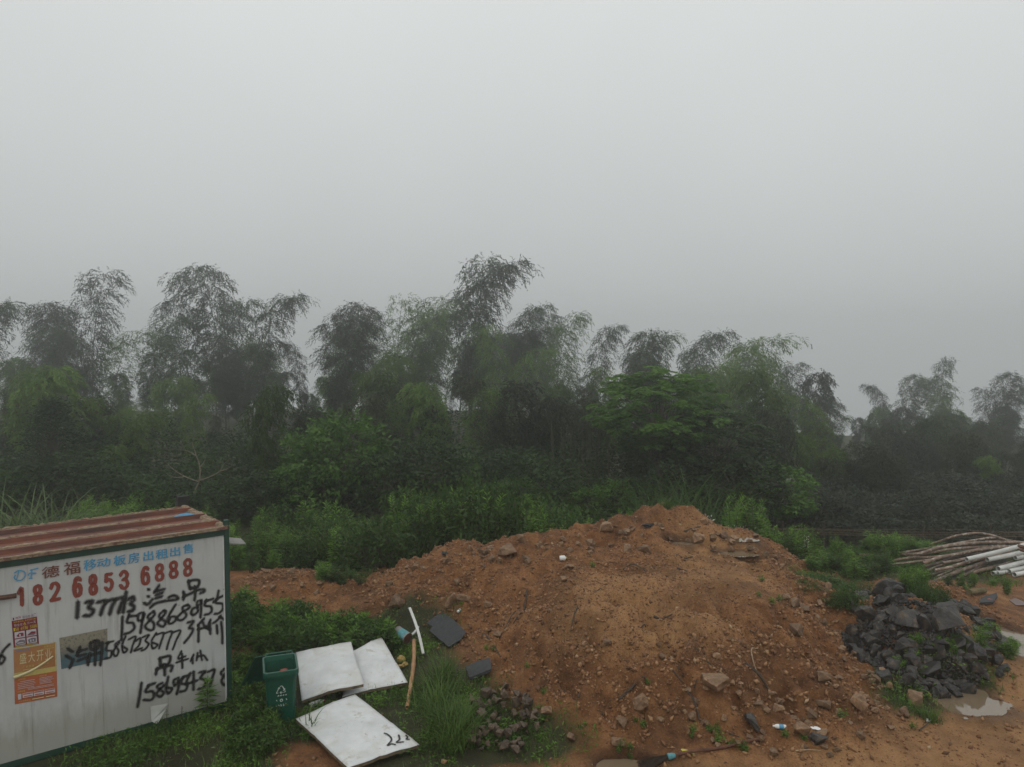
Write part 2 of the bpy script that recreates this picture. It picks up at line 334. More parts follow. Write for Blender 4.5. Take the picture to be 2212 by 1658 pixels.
def m_faded():
    m, t, p, o = newmat('weathered old notice')
    n = noise(t, 7, 6, 0.7, sc=(1, 1, 3)); tcn = nd(t, 'ShaderNodeTexCoord'); s = nd(t, 'ShaderNodeSeparateXYZ'); lk(t, tcn.outputs['Generated'], s.inputs[0])
    ad = nd(t, 'ShaderNodeMath', operation='MULTIPLY_ADD'); lk(t, n.outputs[0], ad.inputs[0]); ad.inputs[1].default_value = 0.5; lk(t, s.outputs['Z'], ad.inputs[2])
    r = ramp(t, ad.outputs[0], [(0.55, (0.05, 0.12, 0.14)), (0.78, (0.16, 0.155, 0.125)), (1.0, (0.24, 0.22, 0.16))])
    n2 = noise(t, 22, 4, 0.7); d = ramp(t, n2.outputs[0], [(0.52, (0, 0, 0)), (0.62, (1, 1, 1))])
    c = mix(t, d.outputs[0], r.outputs[0], (0.11, 0.11, 0.1)); lk(t, c, p.inputs['Base Color']); p.inputs['Roughness'].default_value = 0.8
    return m
M['faded'] = m_faded()
def m_ground():
    m, t, p, o = newmat('wet dirt ground')
    a = nd(t, 'ShaderNodeAttribute', attribute_name='sand'); v = nd(t, 'ShaderNodeAttribute', attribute_name='veg')
    n = noise(t, 3.0, 9, 0.7); n2 = noise(t, 30, 6, 0.75); n3 = noise(t, 0.7, 5, 0.6)
    c1 = ramp(t, n.outputs[0], [(0.30, (0.105, 0.043, 0.016)), (0.5, (0.26, 0.116, 0.043)), (0.72, (0.40, 0.20, 0.083))])
    c2 = ramp(t, n2.outputs[0], [(0.32, (0.5, 0.45, 0.4)), (0.62, (1.15, 1.15, 1.15))])
    c = mix(t, 0.75, c1.outputs[0], c2.outputs[0], 'MULTIPLY')
    sd = ramp(t, n.outputs[0], [(0.3, (0.30, 0.150, 0.060)), (0.7, (0.43, 0.235, 0.102))])
    sd2 = mix(t, 0.4, sd.outputs[0], c2.outputs[0], 'MULTIPLY')
    f = nd(t, 'ShaderNodeMath', operation='MULTIPLY_ADD'); lk(t, n2.outputs[0], f.inputs[0]); f.inputs[1].default_value = 0.7; lk(t, a.outputs['Fac'], f.inputs[2])
    fr = ramp(t, f.outputs[0], [(0.55, (0, 0, 0)), (1.0, (1, 1, 1))])
    c = mix(t, fr.outputs[0], c, sd2)
    vg = ramp(t, n2.outputs[0], [(0.3, (0.022, 0.026, 0.010)), (0.6, (0.055, 0.058, 0.020)), (0.8, (0.10, 0.075, 0.03))])
    f2 = nd(t, 'ShaderNodeMath', operation='MULTIPLY_ADD'); lk(t, n.outputs[0], f2.inputs[0]); f2.inputs[1].default_value = 0.8; lk(t, v.outputs['Fac'], f2.inputs[2])
    vr = ramp(t, f2.outputs[0], [(0.72, (0, 0, 0)), (1.0, (1, 1, 1))])
    c = mix(t, vr.outputs[0], c, vg.outputs[0])
    damp = ramp(t, n3.outputs[0], [(0.38, (0.42, 0.38, 0.34)), (0.54, (1, 1, 1))]); c = mix(t, 0.75, c, damp.outputs[0], 'MULTIPLY')
    wt = nd(t, 'ShaderNodeAttribute', attribute_name='wet'); c = mix(t, wt.outputs['Fac'], c, mix(t, 1.0, c, (0.42, 0.40, 0.38), 'MULTIPLY'))
    rg = nd(t, 'ShaderNodeMapRange'); rg.inputs['To Min'].default_value = 0.75; rg.inputs['To Max'].default_value = 0.3; lk(t, wt.outputs['Fac'], rg.inputs[0]); lk(t, rg.outputs[0], p.inputs['Roughness'])
    lk(t, c, p.inputs['Base Color']); p.inputs['Specular IOR Level'].default_value = 0.3
    bn = noise(t, 22, 8, 0.75); bump(t, p, bn.outputs[0], 1.0, 0.06)
    return m
M['ground'] = m_ground()
M['gravel'] = None
def m_gravel():
    m, t, p, o = newmat('dirt clods and stones')
    a = nd(t, 'ShaderNodeAttribute', attribute_name='tint')
    r = ramp(t, a.outputs['Fac'], [(0.0, (0.10, 0.045, 0.019)), (0.5, (0.235, 0.112, 0.046)), (0.9, (0.34, 0.185, 0.085)), (1.0, (0.42, 0.30, 0.18))])
    n = noise(t, 25, 4); r2 = ramp(t, n.outputs[0], [(0.3, (0.65, 0.65, 0.65)), (0.7, (1.1, 1.1, 1.1))])
    c = mix(t, 1.0, r.outputs[0], r2.outputs[0], 'MULTIPLY'); lk(t, c, p.inputs['Base Color']); p.inputs['Roughness'].default_value = 0.75
    return m
M['gravel'] = m_gravel()
def m_water():
    m, t, p, o = newmat('muddy water')
    p.inputs['Base Color'].default_value = (0.17, 0.125, 0.08, 1); p.inputs['Roughness'].default_value = 0.03; p.inputs['IOR'].default_value = 1.8
    p.inputs['Specular IOR Level'].default_value = 0.6
    n = noise(t, 9, 3); bump(t, p, n.outputs[0], 0.08, 0.01)
    return m
M['water'] = m_water()
def m_glass():
    m, t, p, o = newmat('clear plastic')
    p.inputs['Base Color'].default_value = (0.75, 0.78, 0.78, 1); p.inputs['Roughness'].default_value = 0.12; p.inputs['Alpha'].default_value = 0.55
    return m
M['clear'] = m_glass()

# ------------------------------------------------------------------ mesh helpers
def tag(o, label=None, cat=None, group=None, kind=None):
    if label: o['label'] = label
    if cat: o['category'] = cat
    if group: o['group'] = group
    if kind: o['kind'] = kind
    return o
def link(name, me, parent=None, loc=None, rot=None, scale=None):
    o = bpy.data.objects.new(name, me); COL.objects.link(o)
    if parent is not None: o.parent = parent
    if loc is not None: o.location = loc
    if rot is not None: o.rotation_euler = rot
    if scale is not None: o.scale = scale if hasattr(scale, '__len__') else (scale,) * 3
    return o
def empty(name, loc, rz=0.0, label=None, cat=None, group=None, scale=None):
    o = link(name, None, None, loc, (0, 0, rz), scale); o.empty_display_size = 0.2
    return tag(o, label, cat, group)
def npmesh(name, V, Fq, mat, attrs=None, smooth=False):
    V = np.asarray(V, np.float32); Fq = np.asarray(Fq, np.int32); k = Fq.shape[1]
    me = bpy.data.meshes.new(name)
    me.vertices.add(len(V)); me.vertices.foreach_set('co', V.ravel())
    me.loops.add(Fq.size); me.loops.foreach_set('vertex_index', Fq.ravel())
    me.polygons.add(len(Fq)); me.polygons.foreach_set('loop_start', np.arange(0, Fq.size, k, dtype=np.int32))
    if smooth: me.polygons.foreach_set('use_smooth', np.ones(len(Fq), bool))
    for a, v in (attrs or {}).items():
        at = me.attributes.new(a, 'FLOAT', 'POINT'); at.data.foreach_set('value', np.asarray(v, np.float32))
    me.update(calc_edges=True); me.materials.append(mat)
    return me
class MB:
    def __init__(s): s.v = []; s.f = []; s.mi = []; s.e = []; s.cur = 0
    def add(s, vs, fs, edge=None):
        b = len(s.v); s.v += [tuple(map(float, q)) for q in vs]; s.f += [tuple(b + i for i in q) for q in fs]; s.mi += [s.cur] * len(fs)
        s.e += list(edge) if edge is not None else [0.0] * len(vs)
    def box(s, lo, hi, mat=None):
        x0, y0, z0 = lo; x1, y1, z1 = hi
        vs = [(x0,y0,z0),(x1,y0,z0),(x1,y1,z0),(x0,y1,z0),(x0,y0,z1),(x1,y0,z1),(x1,y1,z1),(x0,y1,z1)]
        if mat is not None: vs = [mat @ Vector(q) for q in vs]
        s.add(vs, [(0,3,2,1),(4,5,6,7),(0,1,5,4),(1,2,6,5),(2,3,7,6),(3,0,4,7)])
    def tube(s, pts, r, n=8, caps=True, hollow=0.0):
        pts = [Vector(q) for q in pts]; m = len(pts)
        rs = r if hasattr(r, '__len__') else [r] * m
        up = Vector((0, 0, 1)); rings = []
        for i, q in enumerate(pts):
            t = (pts[min(i + 1, m - 1)] - pts[max(i - 1, 0)]).normalized()
            a = t.cross(up if abs(t.z) < 0.95 else Vector((1, 0, 0))).normalized(); b = t.cross(a)
            rings.append([(q + (a * math.cos(2 * math.pi * j / n) + b * math.sin(2 * math.pi * j / n)) * rs[i]) for j in range(n)])
        def skin(rings, flip):
            vs = [v for ring in rings for v in ring]; fs = []
            for i in range(len(rings) - 1):
                for j in range(n):
                    q = (i * n + j, i * n + (j + 1) % n, (i + 1) * n + (j + 1) % n, (i + 1) * n + j)
                    fs.append(q[::-1] if flip else q)
            return vs, fs
        vs, fs = skin(rings, False)
        if hollow:
            inner = [[pts[i] + (v - pts[i]) * hollow for v in ring] for i, ring in enumerate(rings)]
            b = len(vs); v2, f2 = skin(inner, True); vs += v2; fs += [tuple(b + i for i in q) for q in f2]
            for base, fl in ((0, False), ((m - 1) * n, True)):
                for j in range(n):
                    q = (base + j, base + (j + 1) % n, b + base + (j + 1) % n, b + base + j)
                    fs.append(q[::-1] if not fl else q)
        elif caps:
            fs += [tuple(range(n))[::-1], tuple((m - 1) * n + j for j in range(n))]
        s.add(vs, fs)
    def lathe(s, prof, n=16, mat=None, cap=True):
        vs = []; fs = []
        for (r, z) in prof:
            for j in range(n):
                v = Vector((r * math.cos(2 * math.pi * j / n), r * math.sin(2 * math.pi * j / n), z))
                vs.append(mat @ v if mat is not None else v)
        for i in range(len(prof) - 1):
            for j in range(n): fs.append((i * n + j, i * n + (j + 1) % n, (i + 1) * n + (j + 1) % n, (i + 1) * n + j))
        if cap: fs += [tuple(range(n))[::-1], tuple((len(prof) - 1) * n + j for j in range(n))]
        s.add(vs, fs)
    def mesh(s, name, mats, smooth=False, bevel=0.0):
        me = bpy.data.meshes.new(name); me.from_pydata(s.v, [], s.f)
        for m in (mats if isinstance(mats, (list, tuple)) else [mats]): me.materials.append(m)
        me.polygons.foreach_set('material_index', np.array(s.mi, np.int32))
        if any(s.e):
            at = me.attributes.new('edge', 'FLOAT', 'POINT'); at.data.foreach_set('value', np.array(s.e, np.float32))
        if bevel:
            bm = bmesh.new(); bm.from_mesh(me)
            bmesh.ops.bevel(bm, geom=[q for q in bm.edges if len(q.link_faces) == 2 and q.calc_face_angle(0) > 0.6], offset=bevel, segments=2, affect='EDGES', clamp_overlap=True)
            bm.to_mesh(me); bm.free()
        if smooth: me.polygons.foreach_set('use_smooth', np.ones(len(me.polygons), bool))
        me.update(); return me
    def obj(s, name, mats, parent=None, **kw):
        return link(name, s.mesh(name, mats, kw.pop('smooth', False), kw.pop('bevel', 0.0)), parent, **kw)
def curve_pts(pts, n=12):
    P = [np.array(q, float) for q in pts]; P = [2 * P[0] - P[1]] + P + [2 * P[-1] - P[-2]]; out = []
    for i in range(1, len(P) - 2):
        for t in np.linspace(0, 1, n, endpoint=False):
            a, b, c, d = P[i - 1], P[i], P[i + 1], P[i + 2]
            out.append(0.5 * (2 * b + (c - a) * t + (2 * a - 5 * b + 4 * c - d) * t * t + (3 * b - a - 3 * c + d) * t ** 3))
    out.append(P[-2]); return out

# leaves and blades, vectorised
def leaves(rs, P, D, L, W, tint, fold=0.15):
    n = len(P); D = D / np.maximum(np.linalg.norm(D, axis=1, keepdims=True), 1e-6)
    rn = rs.normal(size=(n, 3)); S = np.cross(D, rn); S /= np.maximum(np.linalg.norm(S, axis=1, keepdims=True), 1e-6)
    L = np.broadcast_to(np.asarray(L, float), n)[:, None]; W = np.broadcast_to(np.asarray(W, float), n)[:, None]
    mid = P + D * L * 0.45; N = np.cross(D, S)
    V = np.stack([P, mid + S * W * 0.5 + N * W * fold, P + D * L - np.array([0, 0, 1.0]) * L * 0.08, mid - S * W * 0.5 + N * W * fold], 1).reshape(-1, 3)
    Fq = np.arange(4 * n).reshape(n, 4)
    return V, Fq, np.repeat(np.broadcast_to(np.asarray(tint, float), n), 4)
def blades(rs, P, az, L, W, bend, tint, seg=4, tilt=None):
    n = len(P); s = np.linspace(0, 1, seg + 1)
    L = np.broadcast_to(np.asarray(L, float), n); W = np.broadcast_to(np.asarray(W, float), n); bend = np.broadcast_to(np.asarray(bend, float), n)
    tilt = rs.uniform(0, 0.35, n) if tilt is None else np.broadcast_to(tilt, n)
    hd = np.stack([np.cos(az), np.sin(az), 0 * az], 1); sd = np.stack([-np.sin(az), np.cos(az), 0 * az], 1)
    pos = P.copy(); V = np.empty((n, seg + 1, 2, 3))
    for i in range(seg + 1):
        wd = (W * (1 - s[i] ** 1.6) * 0.5 + 0.001)[:, None]
        V[:, i, 0] = pos - sd * wd; V[:, i, 1] = pos + sd * wd
        a = tilt + bend * (s[i] + 0.5 / seg)
        pos = pos + (hd * np.sin(a)[:, None] + np.array([0, 0, 1.0]) * np.cos(a)[:, None]) * (L / seg)[:, None]
    idx = np.arange(n * (seg + 1) * 2).reshape(n, seg + 1, 2)
    Fq = np.stack([idx[:, :-1, 0], idx[:, :-1, 1], idx[:, 1:, 1], idx[:, 1:, 0]], -1).reshape(-1, 4)
    return V.reshape(-1, 3), Fq, np.repeat(np.broadcast_to(np.asarray(tint, float), n), (seg + 1) * 2)
def cat3(parts):
    V, Fq, T = [], [], []; b = 0
    for v, f, t in parts: V.append(v); Fq.append(f + b); T.append(t); b += len(v)
    return np.concatenate(V), np.concatenate(Fq), np.concatenate(T)
def fmesh(name, parts, mat):
    V, Fq, T = cat3(parts); return npmesh(name, V, Fq, mat, {'tint': np.clip(T, 0, 1)})

# ------------------------------------------------------------------ ground sheet
def axis(fine0, fine1, step, lo, hi):
    a = list(np.arange(fine0, fine1, step)); s = step; x = fine1
    while x < hi: a.append(x); s = min(s * 1.12, 12); x += s
    a.append(hi); s = step; x = fine0 - step; b = []
    while x > lo: b.append(x); s = min(s * 1.12, 12); x -= s
    b.append(lo); return np.array(b[::-1] + a)
gx = axis(-9.0, 12.5, 0.045, -240, 240); gy = axis(9.2, 20.6, 0.042, -14, 300)
X, Y = np.meshgrid(gx, gy); Zg = full_h(X, Y)
sand = np.zeros(X.shape); veg = np.zeros(X.shape)
def blob(px, py, ra, rd, amt, arr):
    p = hit(px, py); arr += amt * np.exp(-(((X - p[0]) / ra) ** 2 + ((Y - p[1]) / rd) ** 2))
for b in ((1350,1270,1.7,1.6,0.8),(1560,1230,1.5,1.8,0.85),(1430,1340,1.6,0.5,0.7),(1300,1330,0.8,0.8,0.6),(1560,1150,1.0,0.8,0.6),(2150,1600,2.2,1.5,1.0),(2212,1450,1.2,2.2,1.0),(2000,1655,1.6,0.35,0.8),(2100,1330,1.2,0.8,0.4),(1450,1655,2.5,0.35,0.6),(2160,1290,0.9,0.7,0.5)):
    blob(*b, sand)
for b in ((300,1620,4.5,1.3,1.0),(560,1500,1.8,1.6,1.0),(650,1365,2.6,0.8,1.1),(800,1500,2.0,1.6,0.9),(930,1560,1.0,1.3,1.0),(1120,1600,1.2,0.6,0.7),(900,1390,0.9,0.9,0.7),(1690,1175,1.6,1.4,1.1),(1800,1200,1.9,2.0,1.1),(1880,1215,1.8,1.6,0.9),(1830,1240,1.2,1.0,0.8),(1780,1270,1.0,0.9,0.7),(2040,1450,1.0,0.5,0.6),(1960,1520,0.7,0.7,0.7),(2130,1250,1.6,1.0,0.55),(760,1235,0.5,0.4,0.5),(2100,1410,0.8,0.8,0.5)):
    blob(*b, veg)
for b in ((600,1260,2.8,0.8,-1.3),(800,1290,1.2,0.7,-0.8),(690,1630,0.9,0.5,-0.9),(620,1600,0.5,0.3,-0.5)): blob(*b, veg)
veg = np.maximum(veg, sstep(20.0, 21.0, Y) * (1 - sstep(0.15, 0.5, Zg - base_h(X, Y)))); veg = np.maximum(veg, sstep(-6.0, -7.5, X - 0.3 * (Y - 13)) * (1 - sstep(15.5, 17, Y)))
veg = np.maximum(veg, sstep(22, 24, Y))
wet = np.zeros(X.shape)
for (a, b, ra, rd, z) in PUD: wet = np.maximum(wet, 1 - sstep(0.7, 2.4, ((X - a) / ra) ** 2 + ((Y - b) / rd) ** 2 + 0.9 * fbm(X, Y, 0.5, 3)))
V = np.stack([X, Y, Zg], -1).reshape(-1, 3)
ny, nx = X.shape; I = np.arange(ny * nx).reshape(ny, nx)
Fq = np.stack([I[:-1, :-1], I[:-1, 1:], I[1:, 1:], I[1:, :-1]], -1).reshape(-1, 4)
ground = link('ground', npmesh('ground', V, Fq, M['ground'], {'sand': np.clip(sand, 0, 1).ravel(), 'veg': np.clip(veg, 0, 1).ravel(), 'wet': wet.ravel()}, True))
tag(ground, kind='structure')
def vegat(x, y):
    i = np.clip(np.searchsorted(gy, y), 0, ny - 1); j = np.clip(np.searchsorted(gx, x), 0, nx - 1); return veg[i, j]
for (a, b, ra, rd, z) in PUD:
    lv = z - 0.045; c_ = 0.025; px_ = np.arange(a - 1.5 * ra, a + 1.5 * ra, c_); py_ = np.arange(b - 1.5 * rd, b + 1.5 * rd, c_); GX_, GY_ = np.meshgrid(px_, py_)
    wet = (full_h(GX_, GY_) < lv) & (pud_mask(GX_, GY_) > 0.3) & (((GX_ - a) / ra) ** 2 + ((GY_ - b) / rd) ** 2 < 1.6)
    cell = wet[:-1, :-1] | wet[1:, :-1] | wet[:-1, 1:] | wet[1:, 1:]
    if not cell.any(): continue
    I_ = np.arange(GX_.size).reshape(GX_.shape); q_ = np.stack([I_[:-1, :-1], I_[:-1, 1:], I_[1:, 1:], I_[1:, :-1]], -1)[cell]
    us, inv = np.unique(q_, return_inverse=True); VV = np.stack([GX_.ravel(), GY_.ravel(), np.full(GX_.size, lv)], 1)[us]
    tag(link('puddle_water', npmesh('puddle_water', VV, inv.reshape(-1, 4), M['water'])), kind='structure')
# ------------------------------------------------------------------ cabin
A0 = atz(500.2, 1524.2, 0.0); PHI = R(37.0)
WX = np.array([math.cos(PHI), math.sin(PHI), 0]); WY = np.array([-math.sin(PHI), math.cos(PHI), 0])
def wl(px, py, yoff=0.0):                        # pixel -> (x along the wall, height) on the wall plane
    r = ray(px, py); o = np.array([0, 0, CAMZ]); t = (np.dot(A0, WY) + yoff - np.dot(o, WY)) / np.dot(r, WY)
    p = o + t * r - A0; return (float(np.dot(p, WX)), float(p[2]))
cab = empty('site_cabin', (A0[0], A0[1], 0), PHI, 'white portable site cabin with rusty red roof and painted phone numbers', 'cabin')
LW, DP, HT = 6.6, 2.72, 3.04
def wallbox(name, lo, hi, mat, label=None):
    m = MB(); m.box(lo, hi); o = m.obj(name, mat, cab, bevel=0.004)
    if label: o['label'] = label
    return o
# front wall of panels about 0.95 m wide with thin seams
m = MB(); x = -0.075
while x > -LW:
    x2 = max(x - 0.953, -LW); m.box((x2 + 0.0025, 0.0, 0.1), (x - 0.0025, 0.05, HT)); x = x2
m.box((-LW, 0.006, 0.1), (-0.08, 0.049, HT - 0.01))
m.obj('front_wall', M['wall'], cab)
wallbox('side_wall', (-0.05, 0.07, 0.1), (-0.008, DP - 0.07, HT), M['wall'])
wallbox('back_wall', (-LW, DP - 0.06, 0.1), (-0.075, DP - 0.012, HT), M['wall'])
wallbox('side_wall', (-LW - 0.05, 0.07, 0.1), (-LW - 0.01, DP - 0.07, HT), M['wall'])
for yy, dz in ((-0.022, 0), (DP - 0.06, -0.15)): wallbox('roof_beam', (-LW, yy, HT + 0.002 + dz), (-0.075, yy + 0.085, HT + 0.125 + dz), M['greenpaint'])
wallbox('roof_beam', (-0.07, 0.07, HT - 0.13), (0.0, DP - 0.07, HT - 0.015), M['greenpaint'])
for yy in (-0.012, DP - 0.06): wallbox('base_beam', (-LW, yy, 0.0), (-0.075, yy + 0.08, 0.098), M['greenpaint'])
for (xx, yy, hh) in ((-0.073, -0.03, 3.30), (-0.073, DP - 0.065, 3.06), (-LW - 0.07, -0.03, 3.28), (-LW - 0.07, DP - 0.065, 3.06)):
    wallbox('corner_post', (xx, yy, 0.0), (xx + 0.08, yy + 0.09, hh), M['greenpaint'])
wallbox('corner_casting', (-0.20, DP + 0.03, 3.00), (0.03, DP + 0.16, 3.27), M['dark'], 'small black box at the far roof corner')
m = MB(); m.box((-0.105, -0.012, 0.12), (-0.078, -0.001, HT - 0.03)); m.obj('edge_trim', M['whitesheet'], cab)
# roof: three ribbed sheets with a rib in the middle of each
prof = []; sheet = (DP + 0.06) / 3
for k in range(3):
    y0 = -0.05 + k * sheet
    prof += [(y0, 0.0), (y0 + 0.40, 0.0), (y0 + 0.42, 0.07), (y0 + 0.46, 0.07), (y0 + 0.48, 0.0), (y0 + sheet - 0.02, 0.0)]
zr = HT + 0.135; m = MB(); xs = np.linspace(-LW - 0.05, -0.05, 40); vs = []; fs = []
for i, x in enumerate(xs):
    for (y, z) in prof: vs.append((x, y, zr + z + 0.004 * vnoise(np.array(x * 3.0), np.array(y * 3)) - 0.13 * y / DP))
for layer in (0, 1):
    b = len(vs) if layer else 0
    if layer: vs = vs + [(v[0], v[1], v[2] - 0.008) for v in vs]
    for i in range(len(xs) - 1):
        for j in range(len(prof) - 1):
            q = (b + i * len(prof) + j, b + i * len(prof) + j + 1, b + (i + 1) * len(prof) + j + 1, b + (i + 1) * len(prof) + j)
            fs.append(q if layer else q[::-1])
m.add(vs, fs); m.obj('roof', M['roof'], cab)
def lumpy_strip(name, x0, x1, y0, y1, z0, hgt, along='x', seed=0, mat='mortar'):
    n = 260 if along == 'x' else 60; k = 7; vs = []; fs = []
    for i in range(n):
        t = i / (n - 1)
        for j in range(k):
            s = j / (k - 1); wv = 0.05 * float(vnoise(np.array(t * 95 + seed), np.array(s * 0.5)))
            if along == 'x': x = x0 + (x1 - x0) * t; y = y0 + (y1 - y0) * s + (wv if 0 < j < k - 1 or True else 0)
            else: y = y0 + (y1 - y0) * t; x = x0 + (x1 - x0) * s + wv * 1.6
            bul = math.sin(math.pi * s) ** 0.6
            z = z0 + (hgt * (0.65 + 0.9 * float(vnoise(np.array(t * 120 + seed * 3), np.array(s * 3 + seed)))) ) * bul - (0.02 if j in (0, k - 1) else 0)
            vs.append((x, y, z - 0.13 * y / DP))
    for i in range(n - 1):
        for j in range(k - 1): fs.append((i * k + j, i * k + j + 1, (i + 1) * k + j + 1, (i + 1) * k + j))
    q = MB(); q.add(vs, [f[::-1] for f in fs] if along == 'x' else fs); return q.obj(name, M[mat], cab)
lumpy_strip('sealing_strip', -LW - 0.05, -0.03, -0.075, 0.09, zr, 0.035, 'x', 1)
lumpy_strip('sealing_strip', -LW - 0.05, -0.05, sheet - 0.12, sheet + 0.02, zr, 0.035, 'x', 2)
lumpy_strip('sealing_strip', -LW - 0.05, -0.05, 2 * sheet - 0.12, 2 * sheet + 0.02, zr, 0.035, 'x', 3)
lumpy_strip('sealing_strip', -LW - 0.05, -0.05, 3 * sheet - 0.10, 3 * sheet - 0.03, zr, 0.05, 'x', 4)
lumpy_strip('sealing_strip', -0.14, 0.0, -0.07, DP + 0.02, zr + 0.02, 0.04, 'y', 5)
m = MB(); m.box((-LW - 0.05, -0.085, zr - 0.02), (-0.02, -0.06, zr + 0.03)); m.obj('roof_edge', M['mortar'], cab)
o = lumpy_strip('blue_scrap', -0.48, -0.13, 1.42, 1.78, zr + 0.012, 0.04, 'y', 8, 'blue'); o['label'] = 'scrap of blue sheeting at the roof end'
m = MB(); m.add([(0.012, 0.1, 2.86), (0.012, 0.6, 2.88), (0.38, 0.55, 2.80), (0.36, 0.2, 2.78), (0.012, 0.1, 2.84), (0.012, 0.6, 2.86), (0.38, 0.55, 2.785), (0.36, 0.2, 2.765)],
    [(0,3,2,1),(4,5,6,7),(0,4,7,3),(3,7,6,2),(2,6,5,1),(1,5,4,0)]); m.obj('side_awning', M['concrete'], cab)

# painted strokes on a plane: ribbons with a soft edge
_lay = [0.0]
def ribbon(mb, pts, half, yoff, n=7, plane=None, taper=0.0):
    if len(pts) == 1: pts = [pts[0], (pts[0][0] + half * 0.5, pts[0][1] - half * 0.4)]
    q = curve_pts([(a, b, 0) for a, b in pts], n) if len(pts) > 2 else [np.array((a, b, 0.0)) for a, b in pts]
    q = [np.array(p, float) for p in q]
    d0 = q[0] - q[1]; d1 = q[-1] - q[-2]
    d0 = d0 / (np.linalg.norm(d0) + 1e-9); d1 = d1 / (np.linalg.norm(d1) + 1e-9)
    rows = [(q[0] + d0 * half, 1.0)] + [(p, 0.0) for p in q] + [(q[-1] + d1 * half, 1.0)]
    vs = []; ed = []; m = len(rows); _lay[0] += 0.00006
    for i, (p, e) in enumerate(rows):
        a = rows[max(i - 1, 0)][0]; b = rows[min(i + 1, m - 1)][0]; t = b - a; t = t / (np.linalg.norm(t) + 1e-9); nn = np.array([-t[1], t[0], 0])
        h = half * (1 - taper * i / (m - 1))
        if e: h *= 0.75
        for s in (-1, -0.5, 0, 0.5, 1):
            c = p + nn * h * s; vs.append((c[0], yoff - _lay[0], c[1]) if plane is None else plane(c[0], c[1], _lay[0])); ed.append(max(e, abs(s)))
    fs = [(i * 5 + j, i * 5 + j + 1, i * 5 + 6 + j, i * 5 + 5 + j) for i in range(m - 1) for j in range(4)]
    mb.add(vs, fs, ed)
_gl = {}
def glyph(ch):
    if ch not in _gl:
        cu = bpy.data.curves.new('lettering', 'FONT'); cu.body = ch; cu.resolution_u = 3
        ob = bpy.data.objects.new('lettering', cu); COL.objects.link(ob)
        me = bpy.data.meshes.new_from_object(ob.evaluated_get(bpy.context.evaluated_depsgraph_get()))
        vs = np.array([v.co[:2] for v in me.vertices]); fs = [tuple(p.vertices) for p in me.polygons]
        bpy.data.objects.remove(ob); bpy.data.curves.remove(cu); bpy.data.meshes.remove(me)
        if len(vs): vs = (vs - vs.min(0)) / np.maximum(vs.max(0) - vs.min(0), 1e-6)
        _gl[ch] = (vs, fs)
    return _gl[ch]
def put_glyph(mb, ch, fn):
    vs, fs = glyph(ch)
    if len(vs): mb.add([fn(a, b) for a, b in vs], fs)
# graffiti, traced stroke by stroke on to the wall plane
g = MB()
def strokes(zf, half, lines):
    for ln in lines: ribbon(g, [wl(*zf(*p)) for p in ln], half, -0.0035)
strokes(Z1, 0.0651, [[(470,662),(467,705),(464,756)],[(517,664),(556,658),(535,695),(562,712),(545,742),(508,744)],[(588,664),(640,655),(620,695),(606,738)],[(650,655),(692,648),(673,692),(660,735)],[(700,645),(745,636),(728,680),(714,726)],
    [(760,602),(752,660),(742,724)],[(776,646),(800,632),(806,650),(786,672),(806,688),(800,712),(774,718)]])
strokes(Z3, 0.0538, [[(262,474),(268,480)],[(258,540),(266,548)],[(222,606),(255,622),(300,572)],[(366,438),(340,475),(318,505)],[(345,492),(415,474)],[(335,530),(398,508)],[(330,562),(392,545)],[(280,652),(330,612),(420,588),(538,572),(538,548),(505,535),(458,552)],
    [(650,392),(655,430),(666,472)],[(648,400),(700,386),(750,392),(735,452),(668,468)],[(600,498),(606,540),(600,575)],[(598,546),(660,520),(740,484),(800,478),(796,500),(762,512)],[(708,446),(716,510),(708,580)]])
strokes(Z3, 0.0481, [[(12,738),(8,850),(2,968)],[(78,716),(56,792),(110,800),(126,848),(90,888),(34,906)],[(74,738),(150,728)],[(215,700),(170,715),(162,772),(200,768),(222,704),(200,800),(185,896)],
    [(312,688),(268,722),(260,752),(312,800),(308,862),(262,866),(232,830),(270,780),(322,718),(312,688)],[(412,680),(372,716),(372,748),(424,786),(412,830),(376,828),(352,800),(392,752),(430,694),(412,680)],
    [(526,622),(476,700),(448,772),(470,806),(520,780),(524,742),(480,744),(456,790)],[(640,624),(596,644),(596,680),(628,720),(600,764),(556,772),(540,750),(586,700),(658,652),(640,624)],[(730,650),(690,664),(674,706),(700,722),(738,690),(738,652)],
    [(770,578),(736,596),(734,636),(770,610),(772,580),(772,660),(764,748)],[(822,574),(808,632),(864,642),(872,684),(846,712),(806,720)],[(808,594),(888,566)],[(940,488),(926,560),(912,604),(976,616),(978,668),(944,704),(902,712)],[(888,600),(940,560),(1002,528)]])
strokes(Z3, 0.0481, [[(640,796),(700,784),(655,848),(692,858),(668,916),(608,992)],[(800,758),(738,822)],[(748,826),(746,900),(744,982)],[(738,862),(832,838)],[(786,792),(804,830),(852,866)],[(862,768),(830,842)],[(856,800),(860,906)],[(962,728),(930,770),(888,802)],[(948,738),(1010,776)],[(922,820),(928,902)],[(964,788),(974,890),(976,996)]])
strokes(Z1, 0.0481, [[(408,942),(436,962)],[(398,984),(426,1002)],[(420,1058),(442,1008)],[(482,934),(462,984)],[(470,962),(522,944)],[(474,988),(516,976)],[(468,1016),(520,1000),(530,1042)],
    [(546,906),(590,894),(590,936),(550,946),(545,908)],[(528,988),(612,964)],[(570,898),(574,970),(572,1042)],[(541,970),(534,1022)],[(616,903),(612,970),(604,1042)]])
